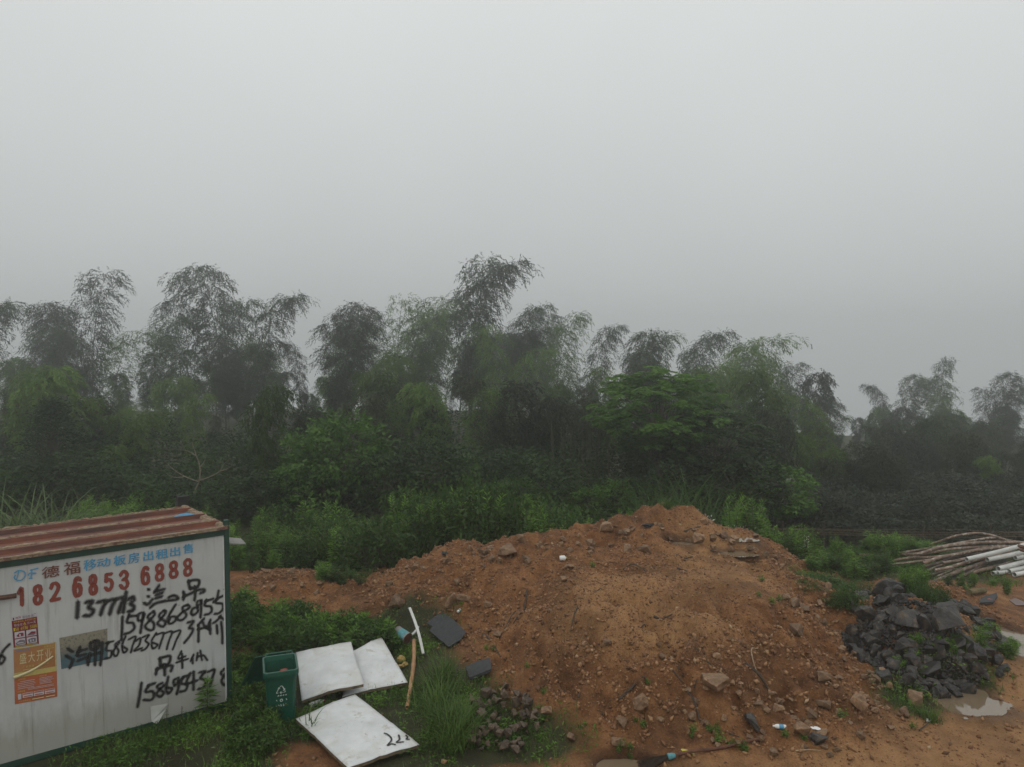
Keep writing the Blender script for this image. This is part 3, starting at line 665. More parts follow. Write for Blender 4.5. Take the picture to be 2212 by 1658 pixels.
strokes(Z1, 0.0382, [[(652,904),(640,950),(672,958),(664,994),(634,1002)],[(640,908),(682,898)],[(716,898),(692,922),(714,956),(698,988),(680,966),(700,930),(720,906)],[(757,868),(736,920),(744,966),(766,948),(740,930)],[(774,888),(816,870),(800,920),(788,966)],[(818,896),(846,880),(838,920),(808,956),(856,938)],
    [(860,874),(896,860),(876,894),(894,914),(876,944),(852,954)],[(940,848),(914,896),(920,942),(948,920),(920,906)],[(944,858),(986,848),(972,896),(958,942)],[(990,850),(1036,840),(1018,894),(1004,946)],[(1036,846),(1086,834),(1062,890),(1040,948)]])
strokes(Z1, 0.0538, [[(962,1000),(966,1046)],[(962,1000),(1022,988),(1014,1032),(968,1042)],[(946,1060),(938,1098)],[(945,1064),(1032,1044),(1030,1078)],[(990,1038),(992,1102)]])
strokes(Z1, 0.0397, [[(1092,958),(1074,1002),(1118,988)],[(1062,1026),(1132,1004)],[(1096,972),(1098,1060)],[(1166,978),(1148,1018)],[(1160,1000),(1161,1032)],[(1190,968),(1184,1014)],[(1206,954),(1216,1012)],[(1188,992),(1226,984),(1248,1012)]])
strokes(Z1, 0.0509, [[(852,1148),(842,1220),(828,1292)],[(896,1164),(876,1202),(918,1200),(926,1232),(904,1252),(866,1250)],[(890,1164),(934,1150)],[(978,1148),(946,1172),(984,1206),(964,1232),(944,1210),(990,1160)],[(1014,1112),(1000,1176),(1012,1212),(1036,1184),(1004,1176)],
    [(1076,1118),(1046,1134),(1054,1166),(1080,1130),(1074,1180),(1064,1216)],[(1106,1112),(1090,1150),(1126,1160),(1118,1192),(1086,1202)],[(1098,1116),(1142,1100)],[(1146,1090),(1124,1150),(1188,1134)],[(1166,1080),(1165,1190)],[(1200,1086),(1238,1080),(1206,1118),(1240,1136),(1224,1176),(1194,1186)],[(1254,1082),(1292,1070),(1276,1124),(1264,1172)],
    [(1352,1064),(1330,1090),(1366,1128),(1352,1162),(1334,1132),(1366,1076),(1352,1064)]])
o = g.obj('graffiti', M['black'], cab); o['label'] = 'black sprayed phone numbers and characters'
g = MB(); strokes(Z1, 0.0397, [[(58,914),(20,955),(-6,1010),(8,1034),(28,1000),(4,984),(-6,1000)]]); o = g.obj('graffiti', M['black'], cab); o['label'] = 'single black curled numeral at the left edge'

# stencilled sign: blue and brown characters above big red numerals
DG = {'1': [[(0.15, 0.74), (0.62, 0.97), (0.62, 0.03)]], '2': [[(0.1, 0.74), (0.22, 0.93), (0.5, 1.0), (0.82, 0.9), (0.88, 0.68), (0.6, 0.38), (0.1, 0.03)], [(0.1, 0.04), (0.95, 0.04)]],
      '3': [[(0.1, 0.8), (0.3, 0.97), (0.65, 0.97), (0.86, 0.78), (0.7, 0.58), (0.42, 0.52)], [(0.42, 0.52), (0.74, 0.46), (0.9, 0.24), (0.68, 0.03), (0.32, 0.02), (0.08, 0.2)]],
      '5': [[(0.86, 0.96), (0.22, 0.96)], [(0.22, 0.96), (0.17, 0.53)], [(0.17, 0.55), (0.5, 0.64), (0.84, 0.5), (0.88, 0.22), (0.6, 0.02), (0.28, 0.03), (0.08, 0.18)]],
      '6': [[(0.82, 0.84), (0.64, 0.97), (0.36, 0.93), (0.15, 0.6), (0.13, 0.3), (0.26, 0.06), (0.46, 0.01)], [(0.56, 0.01), (0.8, 0.1), (0.88, 0.34), (0.74, 0.56), (0.56, 0.62)], [(0.46, 0.61), (0.3, 0.55), (0.16, 0.4)]],
      '8': [[(0.46, 0.99), (0.22, 0.92), (0.15, 0.74), (0.3, 0.57), (0.46, 0.53)], [(0.55, 0.53), (0.72, 0.57), (0.85, 0.75), (0.76, 0.93), (0.55, 0.99)], [(0.46, 0.47), (0.2, 0.38), (0.11, 0.22), (0.24, 0.05), (0.46, 0.0)], [(0.55, 0.0), (0.78, 0.06), (0.89, 0.23), (0.78, 0.4), (0.55, 0.47)]]}
s = MB(); s.cur = 0
for ch, x0, x1, y0, y1 in (('1',92,160,560,700),('8',188,267,545,690),('2',288,372,530,670),('6',426,506,495,645),('8',524,597,484,630),('5',617,692,474,606),('3',708,786,460,596),('6',838,912,434,570),('8',924,997,420,546),('8',1008,1082,404,530),('8',1094,1167,389,516)):
    sl_ = 0.15 * (x1 - x0); xa, _ = wl(*Z1(x0, (y0 + y1) / 2)); xb, _ = wl(*Z1(x1, (y0 + y1) / 2)); xm = (x0 + x1) / 2
    _, zt = wl(*Z1(xm, y0 + sl_ / 2)); _, zb = wl(*Z1(xm, y1 - sl_ / 2))
    hw = 0.125 * (zt - zb)
    for ln in DG[ch]: ribbon(s, [(xa + hw * 0.75 + (xb - xa - 1.5 * hw) * a, zb + hw * 0.75 + (zt - zb - 1.5 * hw) * b) for a, b in ln], hw, -0.0030, 5)
def wallchar(ch, x0, x1, y0, y1, yo):
    sl_ = 0.15 * (x1 - x0); xa, _ = wl(*Z1(x0, (y0 + y1) / 2)); xb, _ = wl(*Z1(x1, (y0 + y1) / 2)); xm = (x0 + x1) / 2
    _, zt = wl(*Z1(xm, y0 + sl_ / 2)); _, zb = wl(*Z1(xm, y1 - sl_ / 2))
    for dx in (-0.004, 0.0, 0.005):                 # brushed over three times: a heavier stroke
        _lay[0] += 0.00006; l = _lay[0]; put_glyph(s, ch, lambda a, b: (xa + (xb - xa) * a + dx, yo - l, zb + (zt - zb) * b + dx * 0.6))
s.cur = 1
for ch, x0, x1, y0, y1 in (('德',252,356,438,522),('福',384,482,412,502)): wallchar(ch, x0, x1, y0, y1, -0.003)
s.cur = 2
for ch, x0, x1, y0, y1 in (('移',504,580,398,476),('动',584,664,392,456),('板',684,757,374,446),('房',772,838,360,432),('出',864,922,350,416),('租',938,1012,338,406),('出',1024,1084,326,390),('售',1102,1162,308,372)): wallchar(ch, x0, x1, y0, y1, -0.003)
for ln in ([(112,478),(100,526)],[(88,486),(112,472),(146,480),(152,504),(130,528),(100,530),(86,514),(92,500)],[(192,466),(186,516)],[(182,470),(228,458)],[(172,500),(178,488),(210,486)],[(188,492),(216,488)],[(176,520),(194,518)]): ribbon(s, [wl(*Z1(*p)) for p in ln], 0.013, -0.003, 5)
o = s.obj('painted_sign', [M['redpaint'], M['brownpaint'], M['bluepaint']], cab); o['label'] = 'stencilled blue characters over large red numerals'

# pasted notices
def quadmap(c):
    c = [wl(*q) for q in c]
    def f(u, v, yo):
        a = (c[0][0] * (1 - u) + c[1][0] * u, c[0][1] * (1 - u) + c[1][1] * u); b = (c[3][0] * (1 - u) + c[2][0] * u, c[3][1] * (1 - u) + c[2][1] * u)
        return (a[0] * (1 - v) + b[0] * v, yo, a[1] * (1 - v) + b[1] * v)
    return f
class Poster:
    def __init__(s, corners, mats): s.f = quadmap(corners); s.m = MB(); s.mats = mats; s.l = -0.004
    def rect(s, u0, v0, u1, v1, mi, dl=0.0006):
        s.l -= dl; s.m.cur = mi; s.m.add([s.f(u0, v0, s.l), s.f(u0, v1, s.l), s.f(u1, v1, s.l), s.f(u1, v0, s.l)], [(0, 1, 2, 3)])
    def poly(s, pts, mi):
        s.l -= 0.0006; s.m.cur = mi; s.m.add([s.f(u, v, s.l) for u, v in pts], [tuple(range(len(pts)))[::-1]])
    def text(s, txt, u0, v0, u1, v1, mi):
        s.l -= 0.0006; s.m.cur = mi; l = s.l; n = len(txt); cw = (u1 - u0) / n
        for i, ch in enumerate(txt):
            if ch == ' ': continue
            w0 = u0 + cw * (i + 0.06); w1 = u0 + cw * (i + 0.94); t0, t1 = v0, v1
            if ch == '一': t0, t1 = v0 + (v1 - v0) * 0.42, v0 + (v1 - v0) * 0.58
            put_glyph(s.m, ch, lambda a, b: s.f(w0 + (w1 - w0) * a, t1 + (t0 - t1) * b, l))
    def done(s, label): o = s.m.obj('poster', [M[q] for q in s.mats], cab); o['label'] = label; return o
p = Poster([Z2(110, 745), Z2(353, 700), Z2(376, 1000), Z2(132, 1040)], ['p_red', 'p_white', 'p_black', 'p_yel', 'p_grey', 'redbit'])
p.rect(0, 0, 1, 1, 0); p.rect(0, 0, 1, 0.125, 1); p.text('移动板房厂', 0.42, 0.02, 0.98, 0.115, 2); p.text('博展', 0.14, 0.02, 0.38, 0.085, 5); p.rect(0.05, 0.03, 0.1, 0.1, 2)
p.text('租售集装箱', 0.06, 0.15, 0.46, 0.205, 3); p.text('AA级防火板', 0.5, 0.15, 0.95, 0.205, 3)
p.text('租金仅', 0.07, 0.24, 0.42, 0.325, 1); p.text('6', 0.44, 0.22, 0.56, 0.335, 3); p.text('元一天', 0.58, 0.24, 0.95, 0.32, 1); p.text('158 6938 5588', 0.04, 0.36, 0.97, 0.465, 3)
for u, v in ((0.07, 0.50), (0.53, 0.50), (0.07, 0.735), (0.53, 0.735)): p.rect(u, v, u + 0.4, v + 0.205, 1)
p.poly([(0.14, 0.62), (0.26, 0.545), (0.42, 0.555), (0.42, 0.655), (0.2, 0.67)], 0); p.rect(0.25, 0.58, 0.31, 0.66, 1)
p.poly([(0.56, 0.66), (0.74, 0.56), (0.9, 0.58), (0.9, 0.63), (0.72, 0.67)], 0); p.poly([(0.56, 0.67), (0.74, 0.63), (0.92, 0.65), (0.8, 0.69)], 4)
p.poly([(0.09, 0.86), (0.26, 0.77), (0.45, 0.80), (0.45, 0.90), (0.12, 0.92)], 4); p.rect(0.15, 0.85, 0.40, 0.88, 1)
p.poly([(0.58, 0.80), (0.73, 0.765), (0.89, 0.79), (0.88, 0.90), (0.6, 0.915)], 4); p.rect(0.66, 0.82, 0.71, 0.89, 1); p.rect(0.76, 0.82, 0.81, 0.88, 1); p.rect(0.05, 0.955, 0.96, 0.975, 3)
p.done('small crimson notice with four house pictures and yellow phone number')
p = Poster([Z2(131, 1050), Z2(540, 985), Z2(553, 1510), Z2(144, 1585)], ['p_org', 'p_gold', 'p_cream', 'p_band', 'p_white', 'p_blue'])
p.rect(0, 0, 1, 1, 0); p.rect(0.0, 0.0, 1, 0.47, 1); p.rect(0.0, 0.44, 1, 0.53, 3); p.rect(0.97, 0, 1, 0.48, 3); p.rect(0, 0, 0.95, 0.015, 3)
for i, ch in enumerate('盛大开业'): p.text(ch, 0.12 + 0.2 * i, 0.10, 0.30 + 0.2 * i, 0.29, 2)
p.text('房屋出租', 0.04, 0.025, 0.38, 0.065, 5); p.text('优惠活动', 0.7, 0.03, 0.95, 0.07, 3); p.rect(0.64, 0.085, 0.95, 0.095, 3)
p.text('厂家直销', 0.2, 0.335, 0.47, 0.375, 3); p.text('质量保证', 0.56, 0.325, 0.82, 0.365, 3); p.rect(0.2, 0.40, 0.47, 0.415, 3)
rr = np.random.RandomState(3)
p.text('活动内容', 0.08, 0.55, 0.26, 0.58, 3); p.text('租房优惠', 0.58, 0.55, 0.76, 0.58, 3)
for k in range(5):
    p.rect(0.07 + 0.06 * (k < 1), 0.605 + 0.03 * k, 0.45 + 0.04 * rr.rand(), 0.613 + 0.03 * k, 4); p.rect(0.58, 0.60 + 0.025 * k, 0.83 + 0.1 * rr.rand(), 0.608 + 0.025 * k, 4)
for k in range(2): p.rect(0.3, 0.745 + 0.022 * k, 0.92, 0.752 + 0.022 * k, 4)
p.text('优惠套餐', 0.06, 0.765, 0.24, 0.795, 3); p.rect(0.07, 0.82, 0.15, 0.92, 4)
for k, tx in enumerate(('1000', '2000', '5000')):
    p.rect(0.18 + 0.26 * k, 0.82, 0.42 + 0.26 * k, 0.905, 4); p.rect(0.19 + 0.26 * k, 0.828, 0.41 + 0.26 * k, 0.85, 0); p.rect(0.21 + 0.26 * k, 0.875, 0.39 + 0.26 * k, 0.893, 0)
p.text('地址电话咨询', 0.08, 0.94, 0.36, 0.97, 3); p.rect(0.4, 0.945, 0.68, 0.96, 2); p.rect(0.72, 0.945, 0.94, 0.96, 2)
p.done('large orange notice with cream characters, its middle peeling')
c = MB(); q0 = wl(*Z2(134, 1335)); q1 = wl(*Z2(512, 1118)); vs = []; n = 14
for i in range(n + 1):
    t = i / n; bx = q0[0] + (q1[0] - q0[0]) * t; bz = q0[1] + (q1[1] - q0[1]) * t - 0.04 * math.sin(math.pi * t); wd = 0.05 * (1 - 0.75 * t) + 0.006
    for j in range(5): a = j / 4 * 2.6; vs.append((bx + 0.012 * math.cos(a), -0.02 - 0.022 * math.sin(a), bz + wd * (j / 4 - 0.2)))
c.add(vs, [(i * 5 + j, i * 5 + j + 1, i * 5 + 6 + j, i * 5 + 5 + j) for i in range(n) for j in range(4)]); c.obj('peeled_paper', M['p_cream'], cab, smooth=True)
p = Poster([Z2(572, 945), Z2(1036, 853), Z2(1040, 1150), Z2(592, 1246)], ['faded']); p.rect(0, 0, 1, 1, 0); p.done('faded old notice worn to grey above and teal below')
d = MB(); f4 = [wl(*Z1(*q)) for q in ((905, 1290), (1012, 1268), (1000, 1305), (945, 1395), (912, 1380))]
d.add([(a, -0.012 - 0.02 * (i in (1, 3)), b) for i, (a, b) in enumerate(f4)], [(0, 4, 3, 2, 1)]); d.obj('torn_patch', M['pvc'], cab)
# bar poking towards the wall from the left
a = wl(*Z1(98, 622)); b = wl(*Z1(-260, 668)); tow = lambda q, off: A0 + WX * q[0] - WY * off + np.array([0, 0, q[1]])
m = MB(); m.tube([tow(a, 0.02), tow(b, 0.05)], 0.036, 8); m.tube([tow(a, 0.02) + np.array([0, 0, 0.02]), tow((a[0] - 0.2, a[1] - 0.02), 0.03) + np.array([0, 0, 0.03])], 0.02, 6)
tag(m.obj('rusty_bar', M['rust']), 'rusty brown bar lying flat across the white cabin wall at its left end', 'bar')

# ------------------------------------------------------------------ wheelie bin
def rrect(wd, dp, r, z, n=5, yo=0.0):
    out = []
    for cx, cy, a0 in ((wd / 2 - r, dp / 2 - r, 0), (-wd / 2 + r, dp / 2 - r, 90), (-wd / 2 + r, -dp / 2 + r, 180), (wd / 2 - r, -dp / 2 + r, 270)):
        for i in range(n): a = R(a0 + 90 * i / (n - 1)); out.append((cx + r * math.cos(a), cy + r * math.sin(a) + yo, z))
    return out
def rings(mb, rs, close_first=False, close_last=False):
    n = len(rs[0]); vs = [v for r in rs for v in r]
    fs = [(i * n + j, i * n + (j + 1) % n, (i + 1) * n + (j + 1) % n, (i + 1) * n + j) for i in range(len(rs) - 1) for j in range(n)]
    if close_first: fs.append(tuple(range(n))[::-1])
    if close_last: fs.append(tuple((len(rs) - 1) * n + j for j in range(n)))
    mb.add(vs, fs)
pb = hit(*Z4(478, 1278)); BYAW = R(20)
bpos = np.array([pb[0] - 0.28 * math.sin(BYAW), pb[1] + 0.28 * math.cos(BYAW), H(pb[0], pb[1] + 0.28)])
bin_ = empty('wheelie_bin', bpos, BYAW, 'green two-wheeled rubbish bin standing open beside the white panels', 'bin')
m = MB(); rings(m, [rrect(0.42, 0.50, 0.05, 0.0), rrect(0.43, 0.52, 0.05, 0.05), rrect(0.455, 0.565, 0.05, 0.40), rrect(0.50, 0.64, 0.05, 0.86), rrect(0.505, 0.65, 0.05, 0.885), rrect(0.475, 0.62, 0.05, 0.885), rrect(0.42, 0.53, 0.05, 0.40), rrect(0.38, 0.46, 0.05, 0.04)], True, True)
m.obj('body', M['binpl'], bin_)
m = MB(); rings(m, [rrect(0.515, 0.66, 0.05, 0.85), rrect(0.56, 0.72, 0.06, 0.862), rrect(0.57, 0.73, 0.06, 0.90), rrect(0.565, 0.725, 0.06, 0.955), rrect(0.55, 0.71, 0.06, 0.965), rrect(0.50, 0.655, 0.05, 0.962), rrect(0.485, 0.635, 0.05, 0.91), rrect(0.478, 0.625, 0.05, 0.888)], False, False)
m.obj('rim', M['binpl'], bin_)
m = MB(); m.tube([(-0.22, 0.36, 0.95), (-0.22, 0.43, 0.97), (0.22, 0.43, 0.97), (0.22, 0.36, 0.95)], 0.016, 8); m.obj('handle', M['binpl'], bin_)
lidm = MB(); n = 10; vs = []; fs = []
for layer in (0, 1):
    for i in range(n + 1):
        t = i / n
        for j in range(7):
            s_ = j / 6 - 0.5; arch = 0.05 * (1 - (2 * s_) ** 4) * (1 - (2 * t - 1) ** 4)
            vs.append((s_ * 0.56, 0.0 + arch + 0.012 * layer, -t * 0.66))
k = 7 * (n + 1)
for i in range(n):
    for j in range(6):
        q = (i * 7 + j, i * 7 + j + 1, i * 7 + 8 + j, i * 7 + 7 + j); fs.append(q); fs.append(tuple(k + a for a in q[::-1]))
edge = [j for j in range(7)] + [i * 7 + 6 for i in range(1, n + 1)] + [n * 7 + j for j in range(5, -1, -1)] + [i * 7 for i in range(n - 1, 0, -1)]
for a, b in zip(edge, edge[1:] + edge[:1]): fs.append((a, b, k + b, k + a)[::-1])
lidm.add(vs, fs); lid = lidm.obj('lid', M['binpl'], bin_, loc=(-0.16, 0.42, 0.96), rot=(R(30), R(8), R(32)))
for sx_ in (-1, 1):
    m = MB(); m.lathe([(0.03, -0.025), (0.09, -0.025), (0.1, -0.015), (0.1, 0.015), (0.09, 0.025), (0.03, 0.025)], 20, Matrix.Translation((sx_ * 0.245, 0.27, 0.10)) @ Matrix.Rotation(R(90), 4, 'Y')); m.obj('wheel', M['rubber'], bin_)
m = MB(); m.tube([(-0.245, 0.27, 0.10), (0.245, 0.27, 0.10)], 0.012, 8); m.obj('axle', M['rust'], bin_)
m = MB(); yf = lambda z: -0.283 - (z - 0.4) * 0.0815 - 0.003
def bplane(a, b, l): return (a, yf(b) - l, b)
for ln in ([(-0.075, 0.60), (-0.03, 0.68)], [(-0.015, 0.70), (0.015, 0.70), (0.05, 0.63)], [(0.065, 0.605), (0.05, 0.59), (-0.02, 0.59)], [(-0.05, 0.59), (-0.075, 0.59)], [(0.0, 0.575), (-0.02, 0.59), (0.0, 0.605)], [(0.03, 0.625), (0.052, 0.625), (0.056, 0.65)], [(-0.05, 0.67), (-0.03, 0.683), (-0.025, 0.66)]): ribbon(m, ln, 0.010, 0, 4, bplane)
o = m.obj('recycling_emblem', M['binmark'], bin_); o['label'] = 'worn white triangle of arrows'; m = MB()
for i in range(4): ribbon(m, [(-0.06 + 0.04 * i, 0.535), (-0.04 + 0.04 * i, 0.55), (-0.045 + 0.04 * i, 0.53)], 0.007, 0, 4, bplane)
m.obj('printed_line', M['binmark'], bin_); m = MB()
ribbon(m, [(0.02 * math.cos(t), 0.455 + 0.02 * math.sin(t)) for t in np.linspace(0, 6.28, 9)], 0.010, 0, 3, bplane)
for a in (-0.08, 0.075): ribbon(m, [(a, 0.47), (a + 0.012, 0.45)], 0.008, 0, 3, bplane)
for i in range(5): ribbon(m, [(-0.09 + 0.04 * i, 0.385), (-0.088 + 0.04 * i, 0.35), (-0.075 + 0.04 * i, 0.37)], 0.007, 0, 4, bplane)
o = m.obj('printed_line', M['binmark'], bin_); o['label'] = 'worn lowest line of white print'
rs = np.random.RandomState(5)
def crumple(name, c, size, mat, label, cat_, seed=1):
    bm = bmesh.new(); bmesh.ops.create_icosphere(bm, subdivisions=2, radius=1.0); q = np.random.RandomState(seed)
    for v in bm.verts: v.co = Vector((v.co.x * size[0], v.co.y * size[1], v.co.z * size[2])) * (1 + q.uniform(-0.3, 0.25))
    me = bpy.data.meshes.new(name); bm.to_mesh(me); bm.free(); me.materials.append(mat if not isinstance(mat, str) else M[mat])
    o = link(name, me, None, c, (0, 0, seed)); return tag(o, label, cat_)
bw = lambda x, y, z: (bpos[0] + x * math.cos(BYAW) - y * math.sin(BYAW), bpos[1] + x * math.sin(BYAW) + y * math.cos(BYAW), bpos[2] + z)
crumple('rubbish_bag', bw(-0.0, -0.0, 0.62), (0.19, 0.24, 0.14), 'p_cream', 'crumpled cream paper bag inside the green bin', 'rubbish', 4)
crumple('food_wrapper', bw(0.06, 0.10, 0.76), (0.08, 0.07, 0.05), 'redbit', 'small red wrapper on the cream bag inside the green bin', 'wrapper', 7)

# ------------------------------------------------------------------ three white sandwich panels
def panel(corners, zs, warp, seed, label, marks=None, thick=0.055):
    P = [atz(px, py, z) for (px, py), z in zip(corners, zs)]; c0 = sum(P) / 4
    root = empty('wall_panel', (c0[0], c0[1], 0), 0, label, 'panel', 'white panels dumped on the grass')
    n = 26
    def f(u, v):
        p = (P[0] * (1 - u) + P[1] * u) * (1 - v) + (P[3] * (1 - u) + P[2] * u) * v
        ed = 0.02 * float(vnoise(np.array(seed + 5 * u), np.array(seed + 5 * v)))
        w_ = warp * math.sin(math.pi * u) * math.sin(math.pi * (0.15 + 0.7 * v)) + 0.02 * float(fbm(np.array(seed + 2.2 * u), np.array(2.2 * v), 1.0, 3)) + ed
        cr_ = 0.012 * max(0, 1 - abs(v - 0.38 - 0.25 * u) / 0.05) + 0.010 * max(0, 1 - abs(u - 0.62 + 0.2 * v) / 0.05)
        return np.array([p[0] - c0[0], p[1] - c0[1], p[2] + w_ + cr_])
    T = [[f(i / n, j / n) for i in range(n + 1)] for j in range(n + 1)]
    def slab(z0, z1, inset):
        m = MB(); k = n + 1; g_ = lambda i, j: T[j][i]
        vs = []
        for dz in (z1, z0):
            for j in range(k):
                for i in range(k):
                    ii = inset + (1 - 2 * inset) * i / n; jj = inset + (1 - 2 * inset) * j / n
                    vs.append(f(ii, jj) + np.array([0, 0, dz]))
        fs = []
        for j in range(n):
            for i in range(n):
                a = (j * k + i, j * k + i + 1, (j + 1) * k + i + 1, (j + 1) * k + i); fs.append(a[::-1]); fs.append(tuple(k * k + q for q in a))
        ed = [i for i in range(k)] + [j * k + n for j in range(1, k)] + [n * k + i for i in range(n - 1, -1, -1)] + [j * k for j in range(n - 1, 0, -1)]
        for a, b in zip(ed, ed[1:] + ed[:1]): fs.append((a, b, k * k + b, k * k + a))
        m.add(vs, fs); return m
    slab(-0.004, 0.0, 0.0).obj('facing_sheet', M['whitesheet'], root, smooth=True)
    slab(-thick, -0.006, 0.004).obj('core', M['foam'], root)
    if marks:
        m = MB()
        for ln in marks: ribbon(m, ln, 0.024, 0, 6, lambda a, b, l: tuple(f(a, b) + np.array([0, 0, 0.003 + l])))
        return root, m, f
    return root
panel([Z4(1105,622), Z4(1352,500), Z4(1582,893), Z4(1008,1020)], (0.28, 0.30, 0.10, 0.10), 0.05, 3.3, 'white panel half covered by another, second of three on the grass', None)
panel([Z4(600,632), Z4(1085,540), Z4(1197,903), Z4(652,1052)], (0.30, 0.46, 0.36, 0.13), 0.05, 8.1, 'white panel overlapping its neighbour, right beside the green bin')
# nearest panel, marks written in its own plane
c3 = [Z4(600,1212), Z4(1120,998), Z4(1684,1436), Z4(1060,1640)]
P3 = [atz(px, py, z) for (px, py), z in zip(c3, (0.16, 0.22, 0.12, 0.14))]
def inv3(px, py):
    p = atz(px, py, 0.15)[:2]; u = v = 0.5
    for _ in range(40):
        q = (P3[0] * (1 - u) + P3[1] * u) * (1 - v) + (P3[3] * (1 - u) + P3[2] * u) * v
        du = ((P3[1] - P3[0]) * (1 - v) + (P3[2] - P3[3]) * v)[:2]; dv = ((P3[3] - P3[0]) * (1 - u) + (P3[2] - P3[1]) * u)[:2]
        d_ = np.linalg.solve(np.array([du, dv]).T, p - q[:2]); u += d_[0]; v += d_[1]
    return (u, v)
root3 = panel(c3, (0.16, 0.22, 0.12, 0.14), 0.03, 1.7, 'nearest white panel with three black strokes at its corner', [[(0.5, 0.5), (0.5, 0.5)]])
root3, _m, f3 = root3
m = MB()
for ln in ([(1368,1348),(1410,1362),(1440,1400),(1398,1450)],[(1398,1450),(1440,1432),(1482,1440)],[(1500,1352),(1510,1395),(1484,1420),(1556,1410)],[(1562,1352),(1580,1375),(1570,1390),(1602,1388)]):
    q = [inv3(*Z4(*p)) for p in ln]; vs = [f3(u, v) for u, v in q]
    pts = curve_pts(vs, 6) if len(vs) > 2 else vs
    rows = []; ed = []; hw = 0.024
    for i, p in enumerate(pts):
        t = np.array(pts[min(i + 1, len(pts) - 1)]) - np.array(pts[max(i - 1, 0)]); t = t / np.linalg.norm(t); nn = np.array([-t[1], t[0], 0])
        for s_ in (-1, -0.5, 0, 0.5, 1): rows.append(np.array(p) + nn * hw * s_ + np.array([0, 0, 0.012])); ed.append(max(abs(s_), 1.0 if i in (0, len(pts) - 1) else 0))
    m.add(rows, [(i * 5 + j, i * 5 + j + 1, i * 5 + 6 + j, i * 5 + 5 + j)[::-1] for i in range(len(pts) - 1) for j in range(4)], ed)
m.obj('black_marks', M['marker'], root3)

# ------------------------------------------------------------------ scattered rubbish
def onray(px, py, lift):                          # the point of the sight line that floats this far above the ground
    r = ray(px, py); r = r / r[1]; Y_ = np.arange(9.0, 25.0, 0.02); i = np.argmax(CAMZ + r[2] * Y_ - smooth_h(r[0] * Y_, Y_) < lift); return np.array([r[0] * Y_[i], Y_[i], CAMZ + r[2] * Y_[i]])
def on(px, py, dz=0.0): p = hit(px, py); return np.array([p[0], p[1], H(p[0], p[1]) + dz])
a = onray(*Z4(1636, 530), 0.16); b = onray(*Z4(1588, 1105), 0.06); m = MB(); pts = [a + (b - a) * t + np.array([0.03 * math.sin(4 * t), 0, 0.02 * math.sin(5 * t)]) for t in np.linspace(0, 1, 25)]
m.tube(pts, [0.043 + 0.006 * (i % 5 == 0) - 0.006 * i / 25 for i in range(25)], 10, hollow=0.75); tag(m.obj('bamboo_pole', M['bamboo_pole'], smooth=True), 'orange-brown bamboo pole lying on the grass right of the white panels', 'pole')
a = onray(*Z4(1597, 245), 0.45); b = onray(*Z4(1716, 648), 0.08)
def strip(name, a, b, wd, th, mat, label, cat_):
    d = Vector(b - a); L = d.length; q = d.to_track_quat('Z', 'Y').to_matrix().to_4x4(); m = MB()
    nseg = 12; vs = []
    for i in range(nseg + 1):
        t = i / nseg; bow = 0.03 * math.sin(math.pi * t)
        for (x, y) in ((-wd / 2, 0), (wd / 2, 0), (wd / 2, th), (-wd / 2, th)): vs.append(q @ Vector((x + bow, y, L * t)) + Vector(a))
    fs = [(i * 4 + j, i * 4 + (j + 1) % 4, i * 4 + 4 + (j + 1) % 4, i * 4 + 4 + j) for i in range(nseg) for j in range(4)] + [(3, 2, 1, 0), tuple(nseg * 4 + j for j in range(4))]
    m.add(vs, fs); return tag(m.obj(name, mat), label, cat_)
strip('white_trim', a, b, 0.055, 0.03, M['pvc'], 'long white plastic trim leaning up the dirt slope behind the bamboo pole', 'trim')
strip('trim_offcut', on(*Z4(1678, 455), 0.15), on(*Z4(1612, 520), 0.12), 0.06, 0.02, M['pvc'], 'short white offcut crossing behind the long white trim', 'trim')
pc = on(*Z4(1535, 545), 0.17); can = empty('paint_can', pc, 0, 'dented blue and white paint can lying on its side in the weeds', 'can')
mt = Matrix.Rotation(R(-128), 4, 'Z') @ Matrix.Rotation(R(78), 4, 'X')
m = MB(); m.lathe([(0.128, -0.17), (0.132, -0.165), (0.128, -0.15), (0.128, 0.15), (0.134, 0.165), (0.128, 0.172), (0.118, 0.165), (0.118, -0.155), (0.0, -0.155)], 22, mt, False); m.obj('can_body', M['concrete'], can)
m = MB(); m.lathe([(0.1295, -0.13), (0.1300, -0.02), (0.1295, 0.06)], 22, mt, False); m.obj('blue_label', M['teal'], can)
m = MB(); m.lathe([(0.0, -0.16), (0.128, -0.16)], 22, mt, False); m.obj('can_bottom', M['rust'], can)
m = MB(); m.lathe([(0.0, -0.10), (0.117, -0.10)], 22, mt, False); m.obj('can_inside', M['dark'], can)
def sheet_on(name, pts, dz, th, mat, label, cat_, zf):
    P = [on(*zf(*q)) for q in pts]; c = sum(P) / len(P)
    A_ = np.array([[p[0] - c[0], p[1] - c[1], 1] for p in P]); k = np.linalg.lstsq(A_, np.array([p[2] for p in P]), rcond=None)[0]
    V_ = [(p[0], p[1], k[0] * (p[0] - c[0]) + k[1] * (p[1] - c[1]) + k[2] + dz + 0.015 * ((i % 2) - 0.5)) for i, p in enumerate(P)]
    n = len(P); m = MB(); m.add(V_ + [(x, y, z - th) for x, y, z in V_], [tuple(range(n))[::-1], tuple(n + i for i in range(n))] + [(i, (i + 1) % n, n + (i + 1) % n, n + i) for i in range(n)])
    me = m.mesh(name, mat); bm = bmesh.new(); bm.from_mesh(me); bmesh.ops.recalc_face_normals(bm, faces=bm.faces); bm.to_mesh(me); bm.free()
    return tag(link(name, me), label, cat_)
